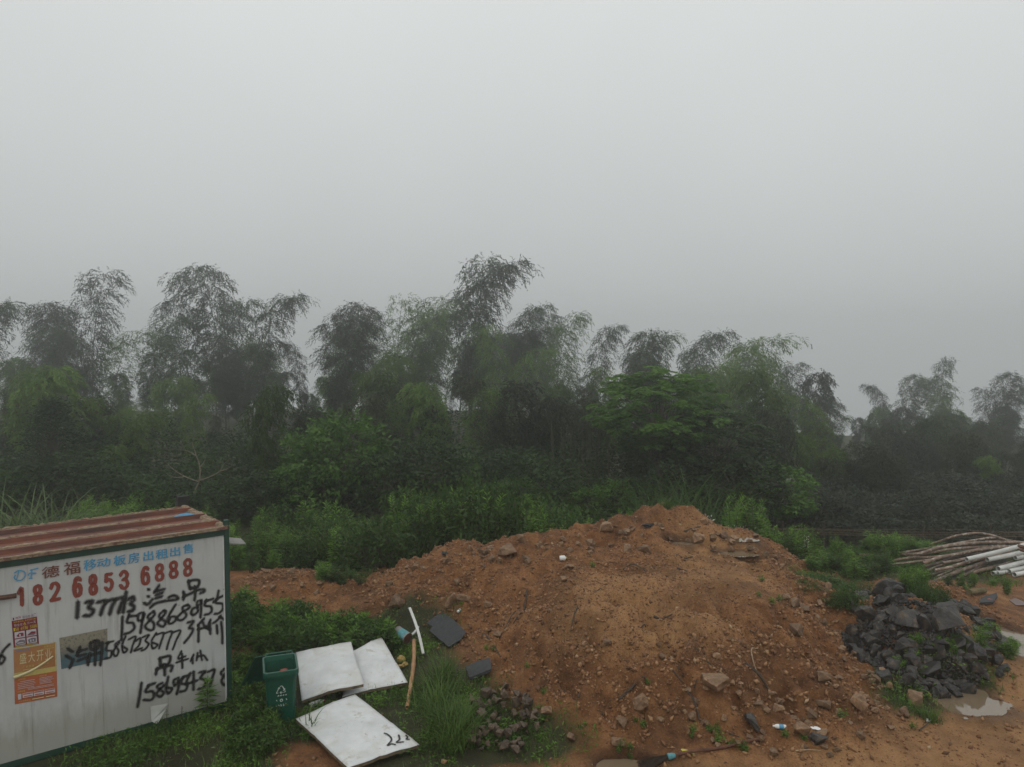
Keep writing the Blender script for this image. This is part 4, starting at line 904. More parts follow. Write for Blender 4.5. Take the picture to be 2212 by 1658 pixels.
sheet_on('felt_sheet', [(1745,390),(1812,338),(1890,288),(1990,378),(2092,470),(2050,540),(1942,602),(1850,545),(1772,468),(1800,432)], 0.13, 0.014, M['felt'], 'square dark grey felt sheet lying on the dirt slope', 'felt sheet', Z4)
sheet_on('dark_board', [(70,1076),(150,1040),(226,998),(232,1085),(96,1142)], 0.16, 0.05, M['felt'], 'small charred dark board by the pile of small stones', 'board', Z5)
sheet_on('slate_slab', [(1698,1000),(1712,962),(1800,938),(1892,920),(1902,955),(1850,1028)], 0.09, 0.05, M['felt'], 'flat black slab carrying red scraps behind the dark rock heap', 'slab', ZP)
crumple('red_scrap', on(*ZP(1808, 985), 0.09), (0.13, 0.07, 0.025), 'redbit', 'crumpled red scrap on the flat black slab', 'scrap', 3)
sheet_on('plastic_film', [(2040,965),(2110,950),(2212,985),(2230,1030),(2120,1022)], 0.03, 0.01, flat('dull mauve film', (0.13, 0.09, 0.085)), 'dull mauve sheet lying flat on the mud at the right edge', 'sheet', ZP)
a = on(*ZP(1568, 915), 0.075); b = on(*ZP(1752, 893), 0.075); m = MB(); m.tube([a + (b - a) * t for t in np.linspace(0, 1, 9)], [0.072, 0.07, 0.074, 0.07, 0.072, 0.069, 0.072, 0.07, 0.068], 12); tag(m.obj('short_log', simple('mossy log', (0.07, 0.055, 0.02), (0.2, 0.155, 0.07), 8, 0.9, 0.01)), 'short yellowish log lying behind the dark rock heap', 'log')
for i, (q, sz) in enumerate((((1525,715),(0.11,0.09,0.08)), ((1505,775),(0.045,0.12,0.03)), ((1190,585),(0.14,0.1,0.07)), ((1555,760),(0.07,0.06,0.05)))):
    crumple('insulation_chunk', on(*Z4(*q), 0.06), sz, 'yfoam', ['jagged yellow insulation chunk left of the bamboo pole', 'long yellow insulation sliver on the white panel corner', 'brown-yellow insulation lump behind the white panels', 'small yellow insulation crumb touching the bamboo pole'][i], 'insulation', 20 + i)
# broom
a = on(*ZB(900, 842), 0.05); b = on(*ZB(1880, 592), 0.06); h0 = on(*ZB(845, 858), 0.06); h1 = on(*ZB(515, 895), 0.05)
br = empty('broom', a, 0, 'old broom with red-brown handle lying at the edge of the puddle', 'broom'); A_ = np.array(a)
m = MB(); m.tube([h0 - A_ + (b - h0) * t + np.array([0, 0, 0.015 * math.sin(9 * t)]) for t in np.linspace(0, 1, 16)], [0.026 - 0.004 * t for t in np.linspace(0, 1, 16)], 8); m.obj('handle', M['rust'], br)
m = MB(); m.tube([h0 - A_ + (b - h0) * t for t in np.linspace(-0.03, 0.045, 5)], [0.045, 0.05, 0.046, 0.04, 0.032], 10); m.obj('binding', M['teal'], br)
m = MB(); rs = np.random.RandomState(8); dv = h1 - h0; sv = np.cross(dv, (0, 0, 1)); sv = sv / np.linalg.norm(sv)
for i in range(170):
    s0 = rs.normal(0, 0.014); e0 = rs.normal(0, 0.075); m.tube([h0 - A_ + sv * s0 + np.array([0, 0, abs(rs.normal(0, 0.015))]), h0 - A_ + dv * 0.5 + sv * (s0 + e0) * 0.6 + np.array([0, 0, rs.uniform(-0.02, 0.04)]), h0 - A_ + dv * rs.uniform(0.8, 1.1) + sv * e0 + np.array([0, 0, rs.uniform(-0.03, 0.02)])], 0.0035, 3, False)
m.obj('bristles', M['stick'], br)
def bottle(name, c, length, r, yaw, mats, label, cat_='bottle', pitch=86):
    e_ = empty(name, c, 0, label, cat_); mt = Matrix.Rotation(yaw, 4, 'Z') @ Matrix.Rotation(R(pitch), 4, 'Y')
    L = length; m = MB(); m.lathe([(0, -L * .5), (r * .9, -L * .5), (r, -L * .46), (r, L * .2), (r * .85, L * .28), (r * .4, L * .4), (r * .36, L * .46), (0, L * .46)], 14, mt, False); m.obj('body', mats[0], e_, smooth=True)
    m = MB(); m.lathe([(r * 1.02, -L * .3), (r * 1.02, L * .05)], 14, mt, False); m.obj('label_band', mats[1], e_)
    m = MB(); m.lathe([(r * .42, L * .44), (r * .42, L * .5), (0, L * .5)], 12, mt, False); m.obj('cap', mats[2], e_); return e_
bottle('milk_bottle', on(*ZB(2038, 460), 0.04), 0.21, 0.036, R(178), (M['plast'], M['blue'], M['plast']), 'white plastic bottle with blue band lying among tan stones')
bottle('water_bottle', on(*Z4(788, 1100), 0.05), 0.28, 0.042, R(38), (M['clear'], M['p_white'], M['redbit']), 'clear plastic bottle lying on grass between two white panels')
bottle('drink_cup', on(*Z5(686, 352), 0.06), 0.16, 0.06, R(0), (M['plast'], M['plast'], M['yellow']), 'white and yellow cup lying at the top of the dirt slope', 'cup')
bottle('spray_tin', on(*Z5(30, 660), 0.04), 0.14, 0.03, R(70), (M['plast'], M['teal'], M['plast']), 'small white and green tin on the left dirt slope', 'tin')
crumple('blue_wrapper', on(*Z5(-15, 265), 0.02), (0.1, 0.05, 0.02), 'blue', 'small bright blue wrapper on the left shoulder of the mound', 'wrapper', 9)
crumple('yellow_wrapper', on(*ZB(1040, 763), 0.02), (0.12, 0.03, 0.015), 'yellow', 'torn yellow wrapper above the broom handle', 'wrapper', 12)
crumple('white_litter', on(*Z6(1408, 1368), 0.02), (0.08, 0.05, 0.02), 'plast', 'scrap of white litter at the foot of the mound near the big puddle', 'litter', 13)
crumple('paper_scrap', on(*Z6(680, 1405), 0.03), (0.05, 0.09, 0.02), 'plast', 'white paper scrap wedged between tan stones right of the white bottle', 'litter', 14)
crumple('glove', on(*Z5(-60, 326), 0.03), (0.1, 0.08, 0.05), 'rubber', 'small black rag on the left flank of the mound', 'rag', 15)
crumple('rubber_boot', on(*Z5(1225, 115), 0.05), (0.2, 0.08, 0.05), 'rubber', 'dark rubber strip below the peak of the mound', 'rubber strip', 16)

# ------------------------------------------------------------------ pipes on the right
PG = 'brown pipes stacked at the right'
brown = [
 ([(1120,320,.30),(1250,275,.55),(1400,222,.8),(1650,183,.95),(1850,212,.85),(2020,265,.45),(2260,300,.2)], .040, 'arched brown pipe humping up highest at the back of the stack'),
 ([(540,462,.08),(800,410,.18),(1050,372,.3),(1400,310,.45),(1780,245,.5),(1900,238,.5)], .046, 'long brown pipe running from the grass to the back of the stack'),
 ([(760,430,.15),(1000,420,.3),(1250,345,.45),(1600,300,.55),(2000,292,.5),(2260,300,.5)], .052, 'thick pale-brown pipe curving over the top of the stack'),
 ([(860,470,.1),(1100,415,.28),(1400,365,.4),(1700,345,.42),(2000,330,.4)], .048, None),
 ([(560,535,.05),(700,500,.07),(900,470,.12),(1150,462,.2),(1500,420,.3),(1800,375,.35)], .044, None),
 ([(540,560,.05),(750,540,.06),(1000,510,.1),(1300,475,.16)], .040, 'low dark pipe ending at the stone beside the leafy bush'),
 ([(1045,535,.2),(1200,480,.32),(1450,425,.4),(1750,365,.45),(2000,345,.42)], .056, 'thick brown pipe with an open end facing the rock heap'),
 ([(1060,575,.12),(1250,520,.22),(1450,455,.3),(1750,410,.35),(2000,385,.3)], .048, None),
 ([(1090,625,.08),(1250,555,.15),(1500,480,.25),(1800,430,.28),(2100,400,.28)], .044, None),
 ([(1180,615,.14),(1350,580,.22),(1500,535,.28),(1800,462,.3),(2100,420,.25)], .052, None),
 ([(1270,530,.3),(1450,500,.33),(1640,455,.38),(1850,420,.35)], .046, None),
 ([(1640,390,.42),(1720,378,.45),(1800,368,.45),(2100,330,.4)], .040, None),
 ([(1100,780,.05),(1300,690,.09),(1500,610,.14),(1700,540,.2),(1900,480,.2)], .062, 'longest dark grey-brown pipe slanting in front towards the rocks'),
 ([(1440,715,.05),(1600,630,.09),(1780,530,.16),(1950,480,.2)], .044, 'thin tan pipe slanting beside the longest grey-brown pipe'),
 ([(1490,650,.05),(1700,590,.07),(1900,560,.07),(2100,520,.07)], .040, None),
 ([(1600,645,.05),(1750,605,.07),(1900,575,.08),(2080,520,.1)], .062, None),
 ([(1200,690,.04),(1320,640,.05),(1500,590,.05)], .040, None),
 ([(1040,680,.04),(1200,650,.04),(1400,600,.06)], .036, None),
 ([(1760,282,.5),(1950,275,.5),(2100,290,.45),(2260,320,.4)], .038, None),
 ([(1500,545,.1),(1700,500,.12),(1950,440,.15),(2200,420,.15)], .05, None),
 ([(1050,500,.1),(1300,450,.15),(1600,400,.25),(1900,350,.3),(2230,330,.25)], .05, None),
 ([(300,440,.05),(500,425,.06),(740,405,.1)], .036, 'thin dark pipe end lost in the grass left of the stack')]
for pts, r, lab in brown:
    P = [atz(*ZP(a, b), z) for a, b, z in pts]; m = MB(); m.tube(curve_pts(P, 7), r * .84, 12, hollow=0.86)
    tag(m.obj('brown_pipe', M['pipe'], smooth=False), lab or 'brown weathered pipe in the middle of the tangled stack', 'pipe', PG)
for a, b, r, lab in (((1545,487,.42),(2215,322,.62),.062,'uppermost white plastic pipe, longest of the white ones'), ((1785,492,.36),(2290,380,.5),.062,'second white plastic pipe from the top, lying parallel to the uppermost'), ((2110,470,.33),(2330,420,.4),.062,'white plastic pipe cut off by the right edge, below the second one'),
    ((1912,595,.16),(2290,490,.22),.066,'thick white plastic pipe resting on the pair of lowest pipes'), ((2035,628,.07),(2300,560,.07),.066,'low white plastic pipe nearest the muddy ground'), ((2100,665,.065),(2300,620,.065),.062,'lowest white plastic pipe with a grass tuft beside its mouth'),
    ((1850,650,.063),(2150,575,.063),.055,'short white pipe end under the thick one, on the left'), ((1900,648,.063),(2150,590,.063),.055,'short white pipe end under the thick one, on its right')):
    p0 = atz(*ZP(a[0], a[1]), a[2]); p1 = atz(*ZP(b[0], b[1]), b[2]); m = MB(); m.tube([p0 + (p1 - p0) * t + np.array([0, 0, -0.012 * math.sin(math.pi * t)]) for t in np.linspace(0, 1, 8)], r, 20, hollow=0.9)
    tag(m.obj('white_pipe', M['pvc'], smooth=False), lab, 'pipe', 'white plastic pipes at the right edge')
for q0, q1, lab in (((2150,330,.70),(2260,360,.72),'rusty angle iron laid over the white pipes at the right edge'), ((2170,375,.64),(2260,395,.66),'short rusty bar under the angle iron at the right edge')):
    m = MB(); m.tube([atz(*ZP(q0[0], q0[1]), q0[2]), atz(*ZP(q1[0], q1[1]), q1[2])], 0.05, 4); tag(m.obj('rusty_bar', M['rust']), lab, 'bar')
# big concrete pipe at the wood edge
p0 = aty(1712, 1041, 27.0); p1 = aty(1640, 1052, 28.2); m = MB(); m.tube([p0 + (p1 - p0) * t for t in np.linspace(0, 1, 5)], 0.14, 18, hollow=0.8)
tag(m.obj('concrete_pipe', M['concrete']), 'pale grey concrete pipe sticking out of the bushes at the wood edge', 'pipe')
# wire fence
fen = empty('wire_fence', aty(1900, 1150, 24.5), 0, 'sagging rusty wire fence with thin posts in front of the dark pond scrub', 'fence'); f0 = np.array(fen.location)
for k, (ya, yb, yc, D) in enumerate(((1142, 1143, 1149, 25.0), (1149, 1155, 1152, 24.6), (1144, 1150, 1156, 25.2), (1153, 1160, 1160, 24.4))):
    pts = curve_pts([aty(1640, ya, D + 0.8) - f0, aty(1790, ya + 1.5, D + 0.4) - f0, aty(1890, (ya + yb) / 2 + 2, D) - f0, aty(2060, yb + 1, D) - f0, aty(2150, yc, D) - f0, aty(2290, yc - 1, D) - f0], 8)
    m = MB(); m.tube(pts, 0.007, 5); m.obj('wire', M['wire'], fen)
for px, y0, y1 in ((1780, 1128, 1185), (1690, 1126, 1170), (1995, 1130, 1200), (2140, 1132, 1190)):
    a = aty(px, y0, 24.9); zb = H(a[0], a[1]); m = MB(); m.tube([a - f0, np.array([a[0] + 0.03, a[1], zb - 0.1]) - f0], 0.024, 6); m.obj('post', M['stick'], fen)
# ------------------------------------------------------------------ rocks
def rock_mesh(name, seed, mat, sq=(1, 1, 1), npt=13, flatness=1.0):
    q = np.random.RandomState(seed); bm = bmesh.new()
    for i in range(npt):
        d = q.normal(size=3); d /= np.linalg.norm(d); d = np.sign(d) * np.abs(d) ** 0.72
        r = q.uniform(0.36, 0.52)
        bm.verts.new((d[0] * r * sq[0], d[1] * r * sq[1], d[2] * r * sq[2]))
    res = bmesh.ops.convex_hull(bm, input=bm.verts)
    bmesh.ops.delete(bm, geom=[g for g in res['geom_interior'] if isinstance(g, bmesh.types.BMVert)] , context='VERTS')
    bmesh.ops.dissolve_limit(bm, angle_limit=R(14), verts=bm.verts, edges=bm.edges)
    bmesh.ops.bevel(bm, geom=list(bm.edges), offset=0.022, segments=1, affect='EDGES', clamp_overlap=True)
    bmesh.ops.triangulate(bm, faces=bm.faces)
    for lim in (0.2, 0.13): bmesh.ops.subdivide_edges(bm, edges=[e for e in bm.edges if e.calc_length() > lim], cuts=1); bmesh.ops.triangulate(bm, faces=bm.faces)
    for v in bm.verts: v.co *= 1 + q.normal(0, 0.014) + 0.22 * float(fbm(np.array(v.co.x + v.co.z * .7 + seed), np.array(v.co.y - v.co.z * .6), .35, 3))
    me = bpy.data.meshes.new(name); bm.to_mesh(me); bm.free(); me.materials.append(mat); return me
DARK = [rock_mesh('dark_rock', 100 + i, M['rock'], (1, 0.9, 0.95), 12 + i % 6) for i in range(12)]
TAN = [rock_mesh('tan_rock', 200 + i, M['rocktan'], (1, 0.9, 0.85), 11 + i % 6) for i in range(14)]
SMALL = [rock_mesh('small_stone', 300 + i, simple('grey-brown stone %d' % i, (0.035, 0.025, 0.017), (0.13, 0.088, 0.055), 6, 0.7, 0.01, rnd=0.4) if i < 2 else None, (1, 0.8, 0.8), 9) for i in range(8)]
for i in range(2, 8): SMALL[i].materials.clear(); SMALL[i].materials.append(SMALL[i % 2].materials[0])
rs = np.random.RandomState(21)
def rock(name, meshes, px, py, wp, hp, label, cat_, group, sink=0.3, rot=None, mi=None, lift=0.0):
    p = hit(px, py + hp * 0.28); d = p[1] / F; wm = wp * d * 1.06; hm = hp * d * 1.34
    me = meshes[rs.randint(len(meshes)) if mi is None else mi]
    o = link(name, me, None, (p[0], p[1], H(p[0], p[1]) + hm * (0.5 - sink) + lift), (rs.uniform(-.35, .35), rs.uniform(-.35, .35), rs.uniform(0, 6.28) if rot is None else rot), (wm, (wm + hm) * 0.5, hm))
    return tag(o, label, cat_, group)
DG_ = 'dark rocks heaped by the big puddle'; DL = 'dark grey angular rock in the heap beside the big puddle'
big = [(1140,540,190,130,'large dark top rock at the back of the heap beside the leafy bush'),(1490,572,140,100,'dark square rock apart from the heap, on the grass behind it'),(1510,775,215,160,'largest dark block in the heap, with a pale flat top'),(1225,860,160,130,'rounded dark boulder low in the middle of the heap'),
 (1270,760,140,130,'dark pointed rock left of the largest dark block'),(890,640,66,56,'round tan-faced rock at the far left tip of the dark heap'),(1000,710,120,100,'brownish angular rock on the left flank of the dark heap'),(1090,630,150,95,'wide dark rock under the top rock of the heap'),(1845,1082,70,40,'light grey flat stone at the right foot of the dark heap')]
for x, y, a, b, lab in big: rock('dark_rock', DARK, *Z6(x, y), a * .342, b * .342, lab, 'rock', DG_, 0.15)
for x, y, a, b in ((980,590,120,80),(1000,560,95,55),(945,670,80,90),(1160,600,85,110),(1105,710,80,100),(1180,700,115,80),(1290,680,160,70),(1380,760,100,120),(1530,690,165,130),(1620,650,110,100),(1050,850,120,110),(1005,820,90,60),(1085,790,80,65),(1165,745,50,45),(1390,960,180,120),(1300,930,130,110),(1560,880,150,90),(1645,860,110,100),(1700,790,90,60),(1770,760,110,105),(1795,680,90,70),(1700,960,130,100),(1785,930,110,65),(1890,1010,70,45),(1635,1062,46,55),(1700,1040,130,85),(1865,1060,85,50),(1290,1050,100,65),(1420,1060,110,65),(1500,1040,100,70),(1180,1010,90,65),(1225,950,100,75),(1580,960,100,80),(1480,905,120,80),(1690,1140,55,50),(1570,1130,130,45),(1660,925,100,65),(1040,560,80,60),(1230,620,90,70),(930,590,60,40),(1820,840,100,80),(1760,860,90,70),(1340,1120,90,45),(1460,1130,80,40),(1750,1080,80,50)):
    rock('dark_rock', DARK, *Z6(x, y), a * .342, b * .342, DL, 'rock', DG_, 0.2)
k = 0
while k < 125:
    x = rs.uniform(880, 1920); y = rs.uniform(560, 1150)
    if ((x - 1380) / 520) ** 2 + ((y - 860) / 300) ** 2 > 1: continue
    s_ = rs.uniform(45, 115); rock('dark_rock', DARK, *Z6(x, y), s_ * .342, s_ * .31, DL, 'rock', DG_, 0.25, lift=-0.02); k += 1
TG = 'tan rocks scattered over the dirt mound'; TL = 'broken tan rock on the orange dirt mound'
for x, y, a, b, zf, lab in ((1640,1212,190,125,Z5,'biggest tan slab with a sharp straight upper edge low on the mound'),(590,1412,130,120,Z6,'large tan boulder just right of the white bottle'),(960,1265,120,120,Z6,'long tan block slanting at the right foot of the mound'),(1312,1232,115,95,Z6,'orange-tan block at the edge of the big puddle'),(340,255,150,75,Z5,'wide pale tan rock on the upper left shoulder of the mound'),
    (1170,1235,115,100,Z5,'triangular tan rock left of the biggest slab'),(740,1085,100,75,Z6,'tan rock with a broken face halfway down the right flank'),(605,100,44,62,Z5,'upright pale stone on the skyline of the mound'),(582,1328,95,85,Z5,'square tan stone right of the small grey stone pile')):
    s_ = 0.342; rock('tan_rock', TAN, *zf(x, y), a * s_, b * s_, lab, 'rock', TG, 0.18)
rock('dark_rock', DARK, *Z6(282, 1352), 115 * .342, 105 * .342, 'single dark grey pointed rock left of the white bottle', 'rock', None, 0.15)
rock('dark_rock', DARK, *Z6(702, 1465), 115 * .342, 85 * .342, 'dark flat rock leaning below the large tan boulder', 'rock', None, 0.15)
def ZC(x, y): return (469.0 + 0.25641 * x, 1009.0 + 0.25641 * y)
for x, y, a, b, lab in ((1510,1150,200,140,'large grey-tan rock half buried above the white trim'),(1962,1160,165,120,'big pale tan rock above the dark felt sheet'),(420,872,150,55,'grey slab on the crest of the small left heap')): rock('tan_rock', TAN, *ZC(x, y), a * .256, b * .256, lab, 'rock', TG, 0.3)
for x, y, a, b in ((2090,1095,95,70),(1450,1005,85,60),(870,985,85,60),(460,1020,66,50),(840,1040,66,44),(780,890,76,44),(1060,970,96,54),(725,1010,56,60),(630,915,120,40),(820,940,66,44),(1000,990,50,30),(400,1030,50,25),(1880,860,50,40)): rock('tan_rock', TAN, *ZC(x, y), a * .256, b * .256, TL, 'rock', TG, 0.25)
for x, y, a, b in ((420,215,70,66),(290,155,66,44),(460,320,80,56),(490,140,66,54),(955,160,90,84),(1195,295,90,64),(1630,215,46,66),(1540,235,90,74),(730,405,90,46),(690,495,66,46),(210,580,56,56),(275,810,70,66),(50,590,96,66),(1660,930,56,56),(965,890,56,54),(1290,850,46,56),(1310,910,46,44),(740,1455,90,54),(1030,1490,106,54),(1060,1350,90,66),(1500,1330,78,56),(1580,100,70,46),(225,235,70,50),(610,640,50,40),(1370,940,50,40),(230,340,60,45),(870,210,60,45),(1090,290,80,55),(530,215,50,36),(1300,1360,60,30),(820,880,40,40)): rock('tan_rock', TAN, *Z5(x, y), a * .342, b * .342, TL, 'rock', TG, 0.25)
for x, y, a, b in ((830,1085,66,64),(690,865,44,56),(860,890,44,46),(565,605,116,76),(615,615,66,64),(500,552,76,46),(560,760,100,90),(760,540,56,64),(670,1282,90,66),(450,1232,96,84),(740,1242,106,74),(720,1400,88,76),(1240,1292,96,74),(1060,1112,88,56),(1120,1032,66,62),(210,1122,66,44),(1430,1342,70,44),(380,1270,60,50),(320,1250,70,54),(560,1290,70,44),(850,745,70,40),(890,730,60,30),(640,1330,60,44),(500,1230,54,40),(1150,1130,60,50),(990,1100,60,40),(1160,1400,60,50),(830,1280,60,44),(1060,1300,70,44),(350,1390,60,24),(540,1215,40,24),(520,330,40,30),(310,185,56,44),(430,310,60,40),(780,1130,60,40),(930,940,50,40),(20,100,44,36),(420,1560,60,60),(780,1580,50,40),(1000,1210,40,30)): rock('tan_rock', TAN, *Z6(x, y), a * .342, b * .342, TL, 'rock', TG, 0.25)
k = 0
while k < 165:
    t = rs.rand()
    if t < 0.4: px = rs.uniform(1440, 1960); py = 1600 - 0.10 * (1960 - px) * rs.rand() + rs.uniform(-110, 25)
    elif t < 0.58: u = rs.rand(); px = 1650 + 260 * u + rs.normal(0, 14); py = 1165 + 330 * u + rs.normal(0, 14)
    else: px = rs.uniform(830, 1640); py = np.interp(px, [830,920,1050,1290,1440,1640],[1245,1200,1170,1150,1120,1165]) + abs(rs.normal(0, 26))
    s_ = rs.uniform(9, 22); rock('tan_rock', TAN, px, py, s_, s_ * rs.uniform(.5, .9), TL, 'rock', TG, 0.25); k += 1
k = 0
while k < 85:
    x = rs.uniform(70, 640); y = rs.uniform(1130, 1580)
    if ((x - 310) / 240) ** 2 + ((y - 1380) / 210) ** 2 > 1: continue
    s_ = rs.uniform(40, 90) * .342; rock('small_stone', SMALL, *Z5(x, y), s_, s_ * rs.uniform(.6, 1.1), 'grey-brown stone in the small pile right of the tall grass', 'stone', 'small pile of grey-brown stones', 0.1, lift=0.10 * (1 - ((x - 310) / 240) ** 2 - ((y - 1380) / 210) ** 2)); k += 1
# gravel and clods strewn over the dirt
rs = np.random.RandomState(33); N = 190000
gxp = rs.uniform(-7.0, 11.5, N); gyp = rs.uniform(9.6, 20.6, N)
hh = smooth_h(gxp, gyp); ma = mound_amt(gxp, gyp, hh); vv = vegat(gxp, gyp); pm = pud_mask(gxp, gyp)
pr = np.clip(0.12 + 0.95 * ma * (1 - .6 * np.clip(1 - np.abs(hh - 1.32) / 0.14, 0, 1) * sstep(0.5, 2, gxp) * sstep(13.2, 14.2, gyp)), 0, 1) * (1 - np.clip(vv * 1.3, 0, 0.93)) * (1 - pm) * (0.35 + 1.3 * np.clip(fbm(gxp, gyp, 0.9, 3) + 0.5, 0, 1))
inc = (((gxp - A0[0]) * WX[0] + (gyp - A0[1]) * WX[1]) < 0.1) & (((gxp - A0[0]) * WY[0] + (gyp - A0[1]) * WY[1]) > -0.1)
hp = hit(1990, 1385); keep = (rs.rand(N) < pr) & ~inc & (((gxp - hp[0]) / 1.3) ** 2 + ((gyp - hp[1] - .35) / 1.25) ** 2 > 1); gxp = gxp[keep]; gyp = gyp[keep]; n = len(gxp); print('clods', n)
gz = full_h(gxp, gyp); sz = np.clip(0.009 * (1 - rs.rand(n)) ** -0.55, 0.009, 0.06) * (1 - 0.35 * np.clip(hh[keep] - 1.1, 0, .3) / .3)
base = np.array([(1,0,0),(0,1,0),(-1,0,0),(0,-1,0),(0,0,1),(0,0,-1)], float)
Rm = np.linalg.qr(rs.normal(size=(n, 3, 3)))[0]
v = base[None] * rs.uniform(0.55, 1.25, (n, 6, 1)) * np.array([1.2, 0.9, 0.6]); v = np.einsum('nij,nkj->nki', Rm, v) * sz[:, None, None]
v += np.stack([gxp, gyp, gz + sz * 0.22], 1)[:, None, :]
tri = np.array([(0,1,4),(1,2,4),(2,3,4),(3,0,4),(1,0,5),(2,1,5),(3,2,5),(0,3,5)])
Fg = (np.arange(n)[:, None, None] * 6 + tri[None]).reshape(-1, 3)
tag(link('gravel', npmesh('gravel', v.reshape(-1, 3), Fg, M['gravel'], {'tint': np.repeat(rs.beta(2.0, 1.8, n), 6)})), 'small clods and stone chips strewn over the orange dirt', 'gravel', kind='stuff')
# dark rubble between the rocks of the heap
rs = np.random.RandomState(34); hp = hit(1990, 1385); n = 6000; a_ = rs.uniform(0, 6.28, n); r_ = np.sqrt(rs.rand(n)); rx_ = hp[0] + 1.25 * r_ * np.cos(a_); ry_ = hp[1] + 0.35 + 1.15 * r_ * np.sin(a_); sz = rs.uniform(.02, .06, n)
v = base[None] * rs.uniform(0.55, 1.25, (n, 6, 1)) * np.array([1.2, 0.9, 0.7]); v = np.einsum('nij,nkj->nki', np.linalg.qr(rs.normal(size=(n, 3, 3)))[0], v) * sz[:, None, None] + np.stack([rx_, ry_, full_h(rx_, ry_) + sz * .3], 1)[:, None, :]
tag(link('rubble', npmesh('rubble', v.reshape(-1, 3), (np.arange(n)[:, None, None] * 6 + tri[None]).reshape(-1, 3), M['rock'])), 'dark stone chips filling the rock heap', 'rubble', kind='stuff')
# roots and dead sticks on the mound
def stick(pts, r, zf, label, mat='stick', lift=0.03, group='dead sticks and roots on the mound'):
    P = [on(*zf(*q), lift + 0.02 * (i % 2)) for i, q in enumerate(pts)]; m = MB(); c = curve_pts(P, 5); m.tube(c, [r * (1 - 0.6 * i / len(c)) for i in range(len(c))], 5)
    tag(m.obj('dead_stick', M[mat]), label, 'stick', group)
stick([(460,505),(440,570),(415,600),(385,660),(350,720),(318,800)], .024, Z5, 'longest dark root snaking down the left slope of the mound')
stick([(445,690),(400,725),(370,760)], .022, Z5, 'short dark root beside the longest root')
stick([(780,630),(755,690),(735,745)], .016, Z5, 'thin dark twig upright in the middle of the slope')
stick([(1260,650),(1310,665),(1380,685)], .026, Z5, 'dark stick lying across the middle of the plateau edge')
stick([(1060,400),(1130,410),(1215,432)], .02, Z5, 'thin dark stick on the plateau')
stick([(1390,330),(1450,345),(1505,355)], .03, Z5, 'dark forked stick in front of the plateau puddle')
stick([(1410,415),(1470,440)], .022, Z5, 'stubby dark stick right of the middle of the plateau')
stick([(1455,170),(1510,148),(1555,138)], .03, Z5, 'dark stick just under the peak')
stick([(180,810),(220,860),(290,920)], .024, Z5, 'dark twig among weeds above the charred board')
stick([(1040,1190),(1110,1155),(1190,1120),(1230,1125)], .026, Z5, 'dark root tangle in a hollow above the triangular tan rock')
stick([(1380,1060),(1440,1110)], .018, Z5, 'thin dark twig on the lower slope')
stick([(1470,1195),(1520,1250),(1550,1355)], .026, Z5, 'dark twisted root left of the biggest tan slab')
stick([(342,776),(318,800),(285,850),(285,920),(305,970),(316,1045)], .017, Z6, 'long pale root hanging down the right face of the mound', 'palestick')
stick([(240,1000),(330,1060),(390,1110)], .034, Z6, 'thick dark root at the foot of the long pale root')
stick([(20,300),(70,310),(100,318)], .02, Z6, 'dark stick by the right rim of the plateau')
stick([(750,350),(820,320),(860,318)], .016, Z6, 'pale stick lying in the weeds behind the mound', 'palestick')
stick([(860,480),(800,440)], .018, Z6, 'pale stick on the grass behind the dark heap', 'palestick')
stick([(1340,1425),(1435,1370)], .014, Z6, 'thin red-brown stick at the foot of the mound by the puddle')
stick([(560,1560),(640,1558),(720,1565)], .012, Z6, 'thin pale stick in front of the mound', 'palestick')
stick([(1485,590),(1600,640)], .015, ZB, 'short dark twig above the broom handle')
for i in range(14):
    px = rs.uniform(1150, 1680); py = rs.uniform(1180, 1560); a = rs.uniform(0, 6.28); L = rs.uniform(10, 26)
    stick([(px, py), (px + L * math.cos(a) * .5 + 2, py + L * math.sin(a) * .3), (px + L * math.cos(a), py + L * math.sin(a) * .5)], rs.uniform(.008, .018), lambda a, b: (a, b), 'small dead twig lying on the orange dirt')

